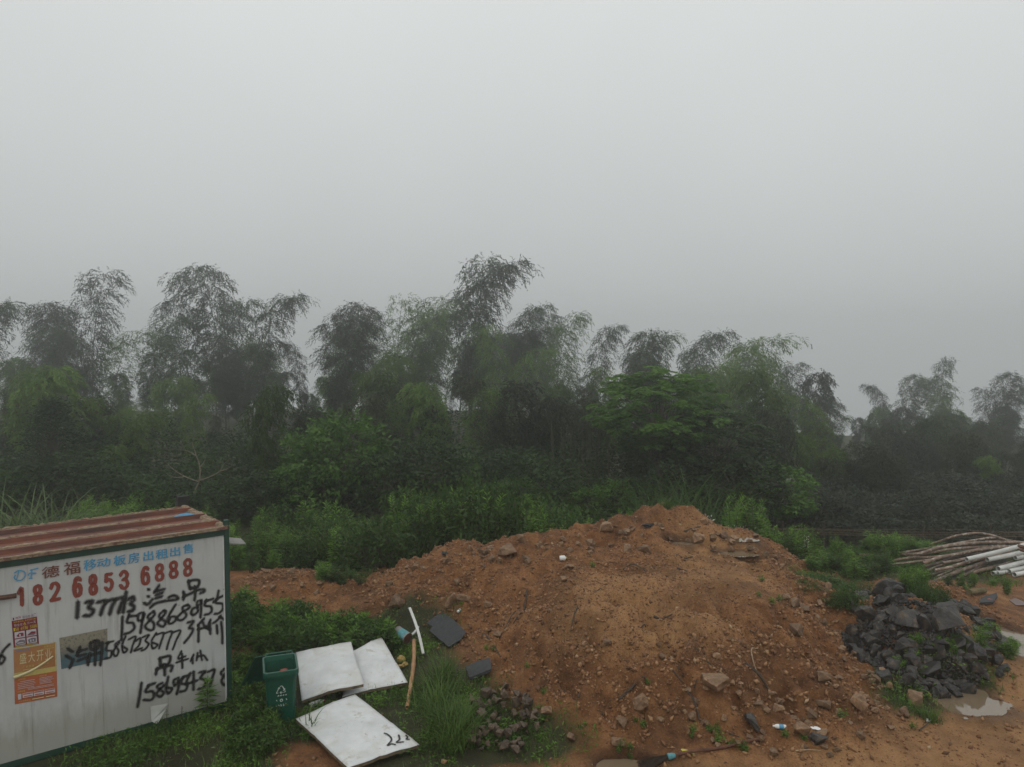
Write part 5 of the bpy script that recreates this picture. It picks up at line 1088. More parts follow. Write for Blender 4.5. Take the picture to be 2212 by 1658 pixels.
# ------------------------------------------------------------------ plants
def inst(name, parts, loc, rz, sc, label, cat_, group=None, tilt=(0, 0)):
    r = empty(name, loc, rz, label, cat_, group, sc); r.rotation_euler = (tilt[0], tilt[1], rz)
    for pn, me in parts: link(pn, me, r)
    return r
def weed(seed, h, nst, L, W, spread, mat, dens=1.0, name='weed_plant', droop=0.2):
    q = np.random.RandomState(seed); m = MB(); P = []; D = []; T = []; LL = []
    for s_ in range(nst):
        az = q.uniform(0, 6.28); sp = spread * q.uniform(0.2, 1.0); hh = h * q.uniform(0.6, 1.0) * (1 - 0.3 * (sp / max(spread, .01)) ** 2)
        b = np.array([q.normal(0, .06), q.normal(0, .06), 0]); t_ = b + np.array([math.cos(az) * sp, math.sin(az) * sp, hh])
        md = (b + t_) / 2 + np.array([-math.cos(az), -math.sin(az), 0.3]) * sp * 0.15
        c = curve_pts([b, md, t_], 6); m.tube(c, [0.010 * (1 - .7 * i / len(c)) for i in range(len(c))], 4, False)
        n = int(46 * dens * hh / max(h, .01)); tn = q.rand()
        for i in range(n):
            f = 0.12 + 0.88 * (i / n) ** 0.8; j = f * (len(c) - 1); a = int(min(j, len(c) - 2)); p = c[a] + (c[a + 1] - c[a]) * (j - a)
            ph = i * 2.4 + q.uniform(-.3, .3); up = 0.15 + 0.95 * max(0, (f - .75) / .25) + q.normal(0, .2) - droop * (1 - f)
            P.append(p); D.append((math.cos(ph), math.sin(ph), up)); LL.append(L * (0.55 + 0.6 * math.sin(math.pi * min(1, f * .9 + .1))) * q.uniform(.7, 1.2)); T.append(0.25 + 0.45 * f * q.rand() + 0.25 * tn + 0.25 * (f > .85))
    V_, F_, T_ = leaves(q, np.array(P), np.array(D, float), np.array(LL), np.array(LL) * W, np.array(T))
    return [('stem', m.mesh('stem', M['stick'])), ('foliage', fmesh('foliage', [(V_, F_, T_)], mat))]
def bush(seed, rx, rz, ncl, per, L, W, mat, name='foliage'):
    q = np.random.RandomState(seed); m = MB(); parts = []
    for i in range(ncl):
        d = q.normal(size=3); d[2] = abs(d[2]) * .9; d /= np.linalg.norm(d); r = q.uniform(.35, 1.0) ** .6
        c = np.array([d[0] * rx * r, d[1] * rx * r, 0.1 + d[2] * rz * r])
        if i % 3 == 0: m.tube(curve_pts([(0, 0, 0), c * np.array([.45, .45, .6]), c], 4), [.016 * (1 - .8 * k_ / 8) for k_ in range(9)], 4, False)
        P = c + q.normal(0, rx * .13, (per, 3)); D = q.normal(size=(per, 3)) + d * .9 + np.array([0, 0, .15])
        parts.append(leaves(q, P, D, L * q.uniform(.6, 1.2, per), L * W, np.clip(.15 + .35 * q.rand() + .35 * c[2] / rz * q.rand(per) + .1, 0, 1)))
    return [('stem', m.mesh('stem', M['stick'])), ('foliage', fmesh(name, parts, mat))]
def clump(seed, n, L, W, bend, mat, spread=.15):
    q = np.random.RandomState(seed); P = np.c_[q.normal(0, spread, (n, 2)), np.zeros(n)]
    return [('blades', fmesh('blades', [blades(q, P, q.uniform(0, 6.28, n), L * q.uniform(.45, 1.1, n), W * q.uniform(.7, 1.3, n), bend * q.uniform(.4, 1.3, n), np.clip(.3 + .5 * q.rand(n), 0, 1), 5)], mat))]
rs = np.random.RandomState(44)
WD = [weed(400 + i, 1.9, 10, .24, .2, .46, M['weed'], 1.15) for i in range(4)] + [weed(410 + i, 1.8, 8, .19, .20, .5, M['weed_dark'], 1.3) for i in range(3)]
BS = [bush(420 + i, .8, 1.1, 70, 14, .13, .42, M['weed_dark']) for i in range(3)]
WG = 'tall weeds in the hollow behind the mound'
def top_z(px, py, D): return aty(px, py, D)
def env(px, tab): return float(np.interp(px, [a for a, b in tab], [b for a, b in tab]))
WTOP = [(470,1110),(520,1085),(600,1085),(680,1065),(760,1075),(850,1065),(930,1050),(1000,1040),(1080,1034),(1150,1072),(1210,1096),(1300,1100),(1400,1105)]
for i in range(190):
    px = rs.uniform(485, 1230) if i < 165 else rs.uniform(1200, 1420); D = rs.uniform(20.9, 24.2) if px > 860 or i % 2 else rs.uniform(20.0, 23)
    tp = env(px, WTOP) + rs.uniform(-8, 26) + (24.2 - D) * rs.uniform(10, 30) * (1 if px < 860 else .4); p = aty(px, tp, D); z0 = H(p[0], p[1]); h = p[2] - z0
    if h < .45: continue
    v_ = WD[rs.randint(7)] if rs.rand() < .8 else BS[rs.randint(3)]; hh = 1.75 if v_ not in BS else 1.1
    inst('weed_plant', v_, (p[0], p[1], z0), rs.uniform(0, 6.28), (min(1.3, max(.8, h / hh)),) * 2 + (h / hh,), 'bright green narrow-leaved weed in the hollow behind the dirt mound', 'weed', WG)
for i in range(46):
    px = rs.uniform(150, 500); D = rs.uniform(22.5, 26.5); p = aty(px, rs.uniform(1058, 1100), D); z0 = H(p[0], p[1])
    inst('weed_plant', WD[rs.randint(7)], (p[0], p[1], z0), rs.uniform(0, 6.28), (1.0, 1.0, (p[2] - z0) / 1.9), 'green weed growing behind the site cabin', 'weed', 'weeds behind the site cabin')
# shrubs right of the peak, right edge and on the dark heap
def group_of(n, pxr, topr, D, variants, hh, label, cat_, grp, sxy=(.8, 1.1), name='weed_plant'):
    for i in range(n):
        px = rs.uniform(*pxr); d = rs.uniform(*D); p = aty(px, rs.uniform(*topr), d); z0 = H(p[0], p[1]); h = max(.2, p[2] - z0)
        s_ = rs.uniform(*sxy); inst(name, variants[rs.randint(len(variants))], (p[0], p[1], z0 - .02), rs.uniform(0, 6.28), (s_, s_, h / hh), label, cat_, grp)
group_of(9, (1560, 1640), (1030, 1075), (21.2, 23.5), WD, 1.9, 'green weed in the bushy clump right of the peak', 'weed', 'bushy weeds right of the peak')
group_of(9, (1530, 1700), (1075, 1115), (20.8, 23), WD, 1.9, 'green weed in the bushy clump right of the peak', 'weed', 'bushy weeds right of the peak', (.6, .9))
group_of(18, (1650, 1765), (1105, 1150), (20.0, 22.5), WD, 1.9, 'low green weed on the bank right of the mound', 'weed', 'low weeds on the right bank', (.5, .8), name='low_weed')
group_of(16, (1870, 2015), (1133, 1165), (21.5, 23.2), WD[:4], 1.9, 'bright green weed in the shrub beside the brown pipes', 'weed', 'shrubby weeds beside the brown pipes', (.7, .95))
group_of(5, (1795, 1815), (1140, 1165), (21.5, 22.2), WD[:4], 1.9, 'slim green weed in front of the wire fence', 'weed', 'slim weeds before the wire fence', (.3, .45), name='low_weed')
group_of(46, (1730, 1930), (1165, 1205), (19.0, 22.0), WD, 1.9, 'knee-high weed between the mound and the pipes', 'weed', 'low weeds on the right bank', (.45, .7), name='low_weed')
group_of(9, (1945, 2000), (1212, 1250), (16.6, 17.3), WD[:4], 1.9, 'yellow-green weed at the back of the dark rock heap', 'weed', 'leafy weeds on the dark rock heap', (.3, .45), name='low_weed')
group_of(7, (1960, 2030), (1255, 1290), (15.9, 16.6), BS, 1.15, 'low leafy weed among the dark rocks', 'weed', 'leafy weeds on the dark rock heap', (.25, .4), name='low_weed')
group_of(10, (2110, 2190), (1330, 1390), (14.4, 15.6), WD, 1.9, 'green weed at the right end of the dark rock heap', 'weed', 'weeds at the right end of the dark heap', (.35, .55), name='low_weed')
group_of(16, (1930, 2080), (1425, 1465), (13.5, 14.3), WD[:4], 1.9, 'small weed at the front foot of the dark rock heap', 'weed', 'weeds at the foot of the dark heap', (.25, .4), name='low_weed')
group_of(10, (1740, 1860), (1255, 1315), (15.6, 18), BS, 1.15, 'trailing green weed along the right foot of the mound', 'weed', 'trailing weeds right of the mound', (.4, .6), name='low_weed')
group_of(10, (2040, 2200), (1225, 1260), (18.2, 20), WD, 1.9, 'small weed in front of the pipes', 'weed', 'weeds in front of the pipes', (.25, .45), name='low_weed')
# leafy weeds between the cabin and the mound
LV = [weed(440 + i, .75, 9, .25, .22, .34, M['tree_green'], .8, droop=.5) for i in range(4)] + [bush(450 + i, .45, .6, 34, 12, .12, .4, M['weed_dark']) for i in range(2)]
FT = [(500,1285),(560,1300),(620,1312),(700,1330),(780,1345),(860,1365)]
for i in range(105):
    px = rs.uniform(505, 870); py = env(px, FT) + rs.uniform(10, 95) ; p = hit(px, py + 22); u = ((p[0] - A0[0]) * WX[0] + (p[1] - A0[1]) * WX[1]); 
    if u < .35 and np.dot(p - A0, WY) > -.3: continue
    if px > 630 and py > 1385: continue
    inst('leafy_weed', LV[rs.randint(6)], (p[0], p[1], H(p[0], p[1]) - .03), rs.uniform(0, 6.28), rs.uniform(.6, 1.0), 'leafy green weed between the cabin and the white panels', 'weed', 'leafy weeds beside the cabin')
for i in range(44):
    px = rs.uniform(500, 585); py = rs.uniform(1420, 1640); p = hit(px, py)
    if np.dot(p - A0, WX) < .3 and np.dot(p - A0, WY) > -.2: continue
    inst('leafy_weed', (LV + WD[:2])[rs.randint(6)], (p[0], p[1], H(p[0], p[1]) - .03), rs.uniform(0, 6.28), rs.uniform(.4, .7), 'leafy green weed in the gap between the cabin and the bin', 'weed', 'leafy weeds beside the cabin')
for i in range(10):
    px = rs.uniform(690, 800); d = rs.uniform(18.2, 19.2); p = aty(px, rs.uniform(1205, 1240), d); z0 = H(p[0], p[1]); inst('weed_plant', WD[rs.randint(7)], (p[0], p[1], z0 - .03), rs.uniform(0, 6.28), (.55, .55, max(.25, (p[2] - z0) / 1.9)), 'green weed filling the saddle left of the dirt mound', 'weed', 'weeds in the saddle of the mound')
TW = weed(470, 1.0, 1, .17, .2, .03, M['weed'], 2.4, droop=.1)
p = hit(*Z1(1290, 1320)); q_ = atz(*Z1(1290, 1330), 0); inst('weed_plant', TW, (q_[0], q_[1] - .15, H(q_[0], q_[1] - .15)), 1.0, (1.1, 1.1, .92), 'tall feathery weed standing against the lower right of the cabin wall', 'weed')
p = hit(*Z4(125, 1040)); inst('weed_plant', TW, (p[0], p[1], H(p[0], p[1])), 2.0, (1.0, 1.0, .72), 'upright feathery weed between the cabin corner and the bin', 'weed')
for (zx, zy, s_, lab) in ((1510,1330,.35,'small dry weed on the plateau of the mound'),):
    pass
q_ = atz(*Z1(1040, 1400), 0); q2 = atz(*Z1(1130, 1380), 0)
FLW = weed(475, .5, 3, .05, .3, .09, M['flower'], .5); DRY = weed(476, .5, 2, .05, .3, .07, M['grass'], .5)
for a_, lab in ((q_, 'thin seeding weed before the torn patch of the cabin wall'), (q2, 'thin flowering weed right of the torn patch of the cabin wall')): inst('flowering_weed', DRY, (a_[0], a_[1] - .1, H(a_[0], a_[1] - .1)), 0.5, .8, lab, 'weed')
for i, (zx, zy) in enumerate(((1010,1195),(980,1210),(1130,1290),(1170,1300),(1200,1310),(1640,1350))):
    px, py = (2200 + .603 * zx) / 1.83363, (1250 + .603 * zy + 30) / 1.83363; p = aty(px, py - 14, 20.6); z0 = H(p[0], p[1]); inst('flowering_weed', FLW, (p[0], p[1], z0), rs.uniform(0, 6), max(.6, (p[2] - z0) / .5), 'white-flowered weed on the bank right of the peak', 'weed', 'white-flowered weeds right of the peak')
SM = weed(480, .3, 5, .11, .28, .1, M['weed'], .35)
for i, (zf, x, y) in enumerate(((Z5,870,395),(Z5,1190,1365),(Z5,1505,1440),(Z5,1620,1410),(Z5,1665,1430),(Z5,1030,1540),(Z5,1210,1140),(Z5,1110,1560),(Z6,355,475),(Z6,330,570),(Z6,400,590),(Z6,450,590),(Z6,70,1430),(Z6,155,1520),(Z6,245,1550),(Z6,480,1430),(Z6,840,1370),(Z6,620,1470),(ZB,1310,500),(ZB,1370,550),(ZB,1520,700),(ZB,1360,680),(ZB,1670,755),(ZB,1090,590),(ZB,540,440),(ZB,450,400),(ZB,290,720),(ZB,420,720),(Z5,250,900),(Z5,200,930),(Z5,450,1075),(Z5,560,1210),(Z6,1300,1160),(Z6,1260,1320),(Z6,1330,1330),(Z6,1290,1400),(Z5,540,1490),(Z5,570,1370),(Z5,520,1390))):
    p = hit(*zf(x, y)); inst('small_weed', SM, (p[0], p[1], H(p[0], p[1])), i * 1.3, rs.uniform(.3, .6), 'small green seedling rooted in the orange dirt', 'weed', 'seedlings on the dirt')
# grass clumps
GC = [clump(500 + i, 120, .85, .018, 1.3, M['grass'], .13) for i in range(3)]
for i, (px, py) in enumerate(((955,1575),(945,1545),(960,1590),(985,1560),(965,1475),(980,1620),(970,1515),(955,1490),(1000,1600))):
    p = hit(px, py); inst('grass_clump', GC[i % 3], (p[0], p[1], H(p[0], p[1]) - .02), i * 2.1, rs.uniform(.7, 1.05), 'tall green grass clump between the panels and the small stone pile', 'grass clump', 'tall grass clumps right of the panels')
p = hit(*Z4(735, 1340)); inst('grass_clump', clump(510, 14, .55, .022, 1.2, M['grass'], .05), (p[0], p[1], H(p[0], p[1])), 0, 1.0, 'single weed stalk with long leaves at the left edge of the nearest panel', 'grass clump')
SG = [clump(520 + i, 130, 2.3, .035, 2.0, M['silver'], .22) for i in range(2)]
for i, (px, tp, D) in enumerate(((8,1045,21.5),(62,1040,21),(120,1060,21.4),(150,1085,21.0),(30,1085,20.6),(95,1085,20.4))):
    p = aty(px, tp, D); z0 = H(p[0], p[1]); inst('silver_grass', SG[i % 2], (p[0], p[1], z0), i * 1.7, (p[2] - z0) / 1.75, 'pale arching silver grass behind the cabin roof at the left edge', 'grass clump', 'silver grass behind the cabin')
DGc = [clump(530 + i, 120, 2.6, .03, 1.9, M['weed_dark'], .25) for i in range(2)]
for i, (px, tp, D) in enumerate(((1395,1030,25),(1440,1005,25.5),(1490,1010,25),(1530,1035,24.5),(1465,1050,24),(1420,1060,23.8))):
    p = aty(px, tp, D); z0 = H(p[0], p[1]); inst('dark_grass', DGc[i % 2], (p[0], p[1], z0), i * 1.9, (p[2] - z0) / 2.0, 'dark drooping grass behind the peak of the mound', 'grass clump', 'dark tall grass behind the peak')
for i, (px, tp, D) in enumerate(((700,1100,21.2),(830,1105,21.4),(790,1150,20.6),(740,1130,20.8),(900,1120,21))):
    p = aty(px, tp, D); z0 = H(p[0], p[1]); inst('silver_grass', GC[i % 3], (p[0], p[1], z0), i * 1.9, (p[2] - z0) / .8, 'long pale grass standing among the weeds behind the mound', 'grass clump', 'long grass among the weeds')
p = hit(1440, 1096); inst('grass_clump', GC[1], (p[0], p[1], H(p[0], p[1])), 0, .55, 'thin grass tuft growing on the peak of the mound', 'grass clump')
for px, py in ((2190, 1222), (2010, 1560), (2000, 1250), (2085, 1395), (1720, 1150)): p = hit(px, py); inst('grass_clump', GC[0], (p[0], p[1], H(p[0], p[1])), px, .45, 'short grass tuft on the muddy right side of the site', 'grass clump', 'grass tufts on the right')
# short grass and creeping weeds
N = 420000; gxp = rs.uniform(-8.5, 14.0, N); gyp = rs.uniform(9.4, 24, N)
vv = vegat(gxp, gyp); pm = pud_mask(gxp, gyp); ma = mound_amt(gxp, gyp, smooth_h(gxp, gyp))
ul = (gxp - A0[0]) * WX[0] + (gyp - A0[1]) * WX[1]; vl = (gxp - A0[0]) * WY[0] + (gyp - A0[1]) * WY[1]
keep = (rs.rand(N) < np.clip(vv - .22, 0, 1) * np.clip(.5 + 2.2 * fbm(gxp, gyp, 1.0, 3), .05, 1)) & (pm < .3) & ~((ul < .05) & (vl > 0))
gxp = gxp[keep]; gyp = gyp[keep]; n = len(gxp); print('grass', n)
P = np.c_[gxp, gyp, full_h(gxp, gyp) - .01]
tn = np.clip(.35 + .9 * fbm(gxp, gyp, .8, 2) + .25 * rs.rand(n), 0, 1)
tag(link('grass', fmesh('grass', [blades(rs, P, rs.uniform(0, 6.28, n), rs.uniform(.06, .22, n), rs.uniform(.006, .013, n), rs.uniform(.2, 1.6, n), tn, 3)], M['grass'])), 'short green grass on the trampled earth', 'grass', kind='stuff')
kk = rs.rand(n) < .14; P2 = np.repeat(P[kk], 5, 0); P2[:, 2] += rs.uniform(.02, .12, len(P2)); P2[:, :2] += rs.normal(0, .04, (len(P2), 2))
tag(link('creeping_weeds', fmesh('creeping_weeds', [leaves(rs, P2, np.c_[rs.normal(size=(len(P2), 2)), rs.uniform(-.1, .6, len(P2))], rs.uniform(.04, .10, len(P2)), rs.uniform(.012, .028, len(P2)), np.repeat(np.clip(tn[kk] + .1, 0, 1), 5))], M['weed'])), 'creeping leafy weeds over the damp ground', 'weeds', kind='stuff')

# ------------------------------------------------------------------ wood edge undergrowth
N = 120000; ux = rs.uniform(-30, 34, N); uy = rs.uniform(26.5, 37, N); uh = rs.rand(N)
tz = np.clip(1.9 + 2.2 * fbm(ux, uy, 3.0, 3), .4, 3.4) * np.where(ux > 9, .62, 1.1); uz = base_h(ux, uy) + tz * np.sqrt(uh)
cl = fbm(ux * 1.3, uy + uz, 1.2, 2)
for sd, mt_, lb in ((ux < 8.5, 'tree_dark', 'dense dark green undergrowth along the edge of the wood'), (ux >= 8.5, 'scrub', 'dense undergrowth coloured grey with haze in the hollow beyond the wire fence')):
    n_ = int(sd.sum()); tag(link('undergrowth', fmesh('undergrowth', [leaves(rs, np.c_[ux, uy, uz][sd], np.c_[rs.normal(size=(n_, 2)), rs.normal(.1, .5, n_)], rs.uniform(.12, .28, n_), rs.uniform(.05, .10, n_), np.clip(.25 + .6 * cl[sd] + .25 * rs.rand(n_), 0, 1))], M[mt_])), lb, 'undergrowth', kind='stuff')

# ------------------------------------------------------------------ bamboo grove
def bamboo(seed, Ht=13.0, lean=.14, arch=.6, t0=.25, rad=1.5, nb=80, per=8, L=.20, W=.19, droop=.9, mat='bamboo_leaf', tip=.25):
    per = int(per * 2.1)
    q = np.random.RandomState(seed)
    def c(t): return np.array([lean * Ht * t ** 2.2 + arch * max(0, t - .72) ** 2 * 9, .02 * Ht * math.sin(3 * t + seed), Ht * (t - .09 * arch * max(0, t - .75) / .25 * t)])
    ts = np.linspace(0, 1, 26); m = MB(); m.tube([c(t) for t in ts], [.05 * (1 - .88 * t) for t in ts], 6, False); parts = []
    for k_ in range(nb):
        t = t0 + (1 - t0) * (k_ + q.rand()) / nb; p0 = c(t); s_ = (t - t0) / (1 - t0)
        for side in range(2):
            az = q.uniform(0, 6.28); ln = rad * (tip + (1 - tip) * math.sin(math.pi * min(1, .28 + .72 * (1 - s_))) ** .9) * q.uniform(.55, 1.15)
            e = .75 + .35 * s_; n = 7; pos = p0.copy(); pts = []; d = np.array([math.cos(az), math.sin(az), e])
            for i in range(n):
                d = d / np.linalg.norm(d); pos = pos + d * ln / n; pts.append((pos.copy(), d.copy())); d = d + np.array([.05, 0, -droop * .36])
            if q.rand() < .5: m.tube([p0] + [a for a, b in pts[::2]], [.012] + [.006] * len(pts[::2]), 3, False)
            P, D = [], []; tn = q.rand()
            for i in range(1, n):
                for j in range(per // 6):
                    td = pts[i][1] * .8 + q.normal(0, .55, 3) + np.array([.15, 0, -.35 * droop]); td /= np.linalg.norm(td); tb = pts[i][0] + q.normal(0, .08, 3); tl = q.uniform(.25, .5)
                    for u in range(6):
                        f = (u + q.rand()) / 6; P.append(tb + td * tl * f + np.array([0, 0, -.25 * tl * f * f])); D.append(td + q.normal(0, .33, 3) + np.array([0, 0, -.25 - .3 * f]))
            nn = len(P); parts.append(leaves(q, np.array(P), np.array(D), L * q.uniform(.6, 1.2, nn), L * W, np.clip(.15 + .5 * tn + .3 * q.rand(nn), 0, 1)))
    return [('culm', m.mesh('culm', M['culm'])), ('crown', fmesh('crown', parts, M[mat]))], float(max(c(t)[2] for t in ts)) , float(c(1.0)[0])
BW = [bamboo(600, rad=1.8, lean=.07, arch=.2, nb=90), bamboo(601, lean=.16, arch=.9, rad=2.0, nb=95), bamboo(602, lean=.10, arch=.5, rad=2.3, nb=100, per=9), bamboo(603, lean=.2, arch=1.2, rad=1.8, nb=95), bamboo(604, lean=.05, arch=.3, rad=2.1, nb=90)]
BG = [bamboo(610 + i, lean=.08 + .05 * i, arch=.4 + .3 * i, rad=2.1, nb=66, mat='bamboo_green', per=8) for i in range(3)]
BF = bamboo(615, lean=.04, arch=.15, rad=2.0, nb=34, per=8, droop=.75, mat='bamboo_green', tip=.35)
BD = [bamboo(620 + i, Ht=10.0, L=.30, W=.2, lean=.08, arch=.8, rad=2.2, nb=58, per=9, t0=.12, droop=1.1, tip=.2) for i in range(3)]
BGD = [bamboo(625 + i, Ht=10.0, L=.30, W=.2, lean=.08, arch=.8, rad=2.1, nb=56, per=9, t0=.12, droop=1.1, tip=.2, mat='bamboo_green') for i in range(2)]
GB = 'bamboo grove behind the site'
def place_bamboo(v, px, py, D, flip, label, grp=GB, wide=1.0, jit=.0):
    if D > 38: D = 38 + (D - 38) * 2.3 + 6
    parts, ht, off = v; p = aty(px, py, D); s0 = 1.0
    z0 = float(base_h(np.array(p[0]), np.array(D))); s0 = (p[2] - z0) / ht
    rz = (math.pi if flip else 0) + rs.uniform(-jit, jit)
    inst('bamboo', parts, (p[0] - off * s0 * wide * math.cos(rz), D - off * s0 * wide * math.sin(rz), z0 - .1), rz, (s0 * wide, s0 * wide, s0), label, 'bamboo', grp)
for v, px, py, D, fl, lab, wd in (
  (BW[3], 22, 655, 42, 0, 'dark bamboo cut by the left edge of the photo', 1.2),(BW[2], 95, 660, 46, 1, 'broad-topped bamboo near the left edge, left of the slim pale one', 1.25),(BW[1], 140, 672, 47, 0, 'bamboo touching the slim pale one on its left', 1.2),(BW[0], 230, 590, 47, 0, 'slim pale bamboo with swept-back sprays, far left of the grove', 1.25),
  (BW[2], 418, 583, 46, 1, 'tall full bamboo on the left, higher than its neighbours', 1.25),(BW[4], 370, 650, 46, 1, 'bamboo under the tall full one on its left side', 1.2),(BW[1], 535, 650, 45, 0, 'bamboo leaning right between the tall full one and the bent one', 1.1),(BW[3], 645, 640, 44, 0, 'bamboo bent far to the right with a flag-like top', 1.15),
  (BW[3], 610, 740, 47, 1, 'small drooping bamboo top in the gap left of the middle', .9),(BW[2], 785, 662, 42, 0, 'broad dark bamboo left of the fern-like one', 1.25),(BW[4], 710, 700, 43, 1, 'rounded bamboo shoulder left of the broad dark one', 1.3),(BF, 868, 640, 42, 0, 'fern-like pale green bamboo with layered open branches', 1.15),
  (BG[0], 955, 660, 45, 0, 'pale feathery bamboo right of the fern-like one', 1.2),(BW[0], 1050, 560, 44, 0, 'tallest bamboo, upright, in the middle of the grove', 1.15),(BW[3], 1122, 568, 43, 0, 'tall bamboo drooping to the right beside the tallest', 1.15),(BW[3], 1178, 662, 45, 0, 'short bamboo with a drooping head right of the tallest pair', 1.0),
  (BG[1], 1250, 680, 43, 0, 'green bamboo with a hooked tip right of the middle', 1.1),(BW[1], 1335, 705, 46, 0, 'grey drooping bamboo head right of the hooked one', 1.1),(BG[2], 1445, 725, 44, 0, 'green bamboo with ragged tip leaning right', 1.1),(BW[3], 1568, 720, 45, 0, 'dark bamboo head hanging over to the right like a hook', 1.1),
  (BG[1], 1490, 765, 46, 1, 'small bamboo tip left of the hanging dark head', .9),(BG[2], 1672, 733, 41, 0, 'broad fountain-shaped green bamboo on the right', 1.5),(BG[1], 1610, 745, 42, 1, 'left half of the fountain-shaped green pair of bamboo', 1.3),(BW[4], 1720, 785, 48, 0, 'thin misty bamboo behind the fountain-shaped one', 1.2),
  (BD[0], 1780, 808, 46, 0, 'rounded grey bamboo dome right of the fountain-shaped one', 1.0),(BW[3], 1870, 832, 50, 1, 'low bamboo drooping left beyond the gap on the right', 1.0),(BW[2], 1985, 812, 52, 0, 'bamboo with two ragged tips left of the slim one on the right', 1.2),(BW[0], 2042, 775, 50, 0, 'slim swept bamboo standing above the right end of the grove', 1.0),
  (BW[2], 2190, 808, 48, 0, 'pointed bamboo near the right edge', 1.1),(BW[4], 2120, 838, 50, 1, 'low bamboo tip left of the pointed one at the right edge', 1.1)):
    place_bamboo(v, px, py, D, fl, lab, GB, wd, .25)
ET = [(-60,760),(0,770),(100,740),(200,770),(300,790),(400,730),(500,750),(560,770),(650,800),(740,740),(860,770),(950,725),(1080,690),(1150,720),(1200,745),(1300,775),(1400,790),(1550,790),(1650,790),(1760,850),(1830,905),(1900,862),(2040,850),(2212,870),(2300,870)]
for i in range(195):
    px = -40 + 2300 * ((i * 0.618034) % 1.0); D = rs.uniform(33, 54)
    D = D if px < 1790 else rs.uniform(46, 57); py = env(px, ET) + rs.uniform(5, 60); py += 45 * (D < 46) + (54 - D) * rs.uniform(0, 5.5) * rs.rand() ** .5; r = rs.rand()
    if i % 5 == 0: D = rs.uniform(43, 50); py = env(px, ET) + rs.uniform(-70, 5) * (1 if px < 1790 else .5); r = 1
    v = BD[rs.randint(3)] if r < .27 else BGD[rs.randint(2)] if r < .5 else (BW + BG + BG)[rs.randint(11)]
    place_bamboo(v, px, py, D, rs.rand() < .4, 'leafy bamboo in the massed lower ranks of the grove', GB, rs.uniform(1.1, 1.6), .8)
for i, (px, py, D) in enumerate(((860,765,41),(800,805,38),(1230,765,39),(1300,795,37),(1180,755,41),(1620,800,37),(1545,795,39),(1050,705,41),(960,742,42),(1710,855,38),(330,890,34),(900,830,36),(60,800,37))): place_bamboo((BGD + BG)[i % 5], px, py, D, i % 2, 'bright green young bamboo among the darker ranks of the grove', GB, 1.25, .6)
for i in range(50):
    px = 1770 + 480 * ((i * 0.618034) % 1.0); D = rs.uniform(34, 47); place_bamboo((BW + BD + BGD)[rs.randint(10)], px, env(px, ET) + rs.uniform(10, 70) + (47 - D) * 5, D, rs.rand() < .4, 'leafy bamboo in the massed lower ranks of the grove', GB, rs.uniform(1.1, 1.5), .8)
# ------------------------------------------------------------------ broadleaf trees at the wood edge
def tree(seed, rx, rz, zc, ncl, per, L, W, mat, trunk=.09, kind='round', flat=.5):
    q = np.random.RandomState(seed); m = MB(); parts = []; lim = []
    m.tube(curve_pts([(0, 0, 0), (.1, .05, zc * .4), (-.05, 0, zc * .8), (0.1, 0, zc + rz * .3)], 5), [trunk * (1 - .75 * i / 15) for i in range(16)], 8, False)
    for i in range(ncl):
        d = q.normal(size=3); d /= np.linalg.norm(d); r = q.uniform(.45, 1.0) ** .5
        if kind == 'cone': zz = q.rand(); rr_ = rx * (1 - zz) ** .8 * (.75 + .3 * q.rand()); a = q.uniform(0, 6.28); c = np.array([rr_ * math.cos(a), rr_ * math.sin(a), zc - rz + 2 * rz * zz]); d = np.array([math.cos(a), math.sin(a), .2])
        else: c = np.array([d[0] * rx * r, d[1] * rx * r, zc + d[2] * rz * r * (1 if d[2] > 0 else .7)]) + q.normal(0, .12, 3)
        if i % 4 == 0: m.tube(curve_pts([(0, 0, zc * q.uniform(.35, .8)), c * np.array([.5, .5, .5]) + np.array([0, 0, zc * .38]), c], 4), [.03 * (1 - .85 * k_ / 8) for k_ in range(9)], 4, False)
        tn = q.rand()
        if kind == 'acacia':
            for f_ in range(5):
                a = q.uniform(0, 6.28); ax = np.array([math.cos(a) + d[0] * .8, math.sin(a) + d[1] * .8, q.uniform(-.1, .5)]); ax /= np.linalg.norm(ax); k_ = 16; fl = L * q.uniform(.7, 1.2)
                s = np.linspace(.1, 1, k_); sp = c + ax * fl * s[:, None] + np.array([0, 0, -.35]) * fl * (s ** 2)[:, None]; sd = np.cross(ax, (0, 0, 1)); sd /= np.linalg.norm(sd)
                for sg in (-1, 1):
                    parts.append(leaves(q, sp, sd * sg + ax * .35 + q.normal(0, .1, (k_, 3)) + np.array([0, 0, -.2]), fl * .42 * np.sin(math.pi * (s * .8 + .15)), fl * .085, np.clip(.2 + .5 * tn * (d[2] > -.2) + .2 * q.rand(k_), 0, 1), .05))
        else:
            P = c + q.normal(0, rx * .11, (per, 3)) * np.array([1, 1, flat]); D = q.normal(size=(per, 3)) * np.array([1, 1, .5]) + d * .7 + np.array([0, 0, -.1])
            parts.append(leaves(q, P, D, L * q.uniform(.6, 1.25, per), L * W, np.clip(.1 + .45 * tn + .3 * q.rand(per), 0, 1)))
    return [('trunk', m.mesh('trunk', M['bark'])), ('crown', fmesh('crown', parts, M[mat]))]
def place_tree(v, ht, px, tp, D, label, sx=1.0, rz=0.0, name='broadleaf_tree', grp=None):
    p = aty(px, tp, D); z0 = float(base_h(np.array(p[0]), np.array(D))); s_ = (p[2] - z0) / ht
    inst(name, v, (p[0], D, z0 - .05), rz, (s_ * sx, s_ * sx, s_), label, 'tree', grp)
ac = tree(700, 2.7, 2.0, 4.2, 260, 0, .62, .2, 'tree_green', .1, 'acacia')
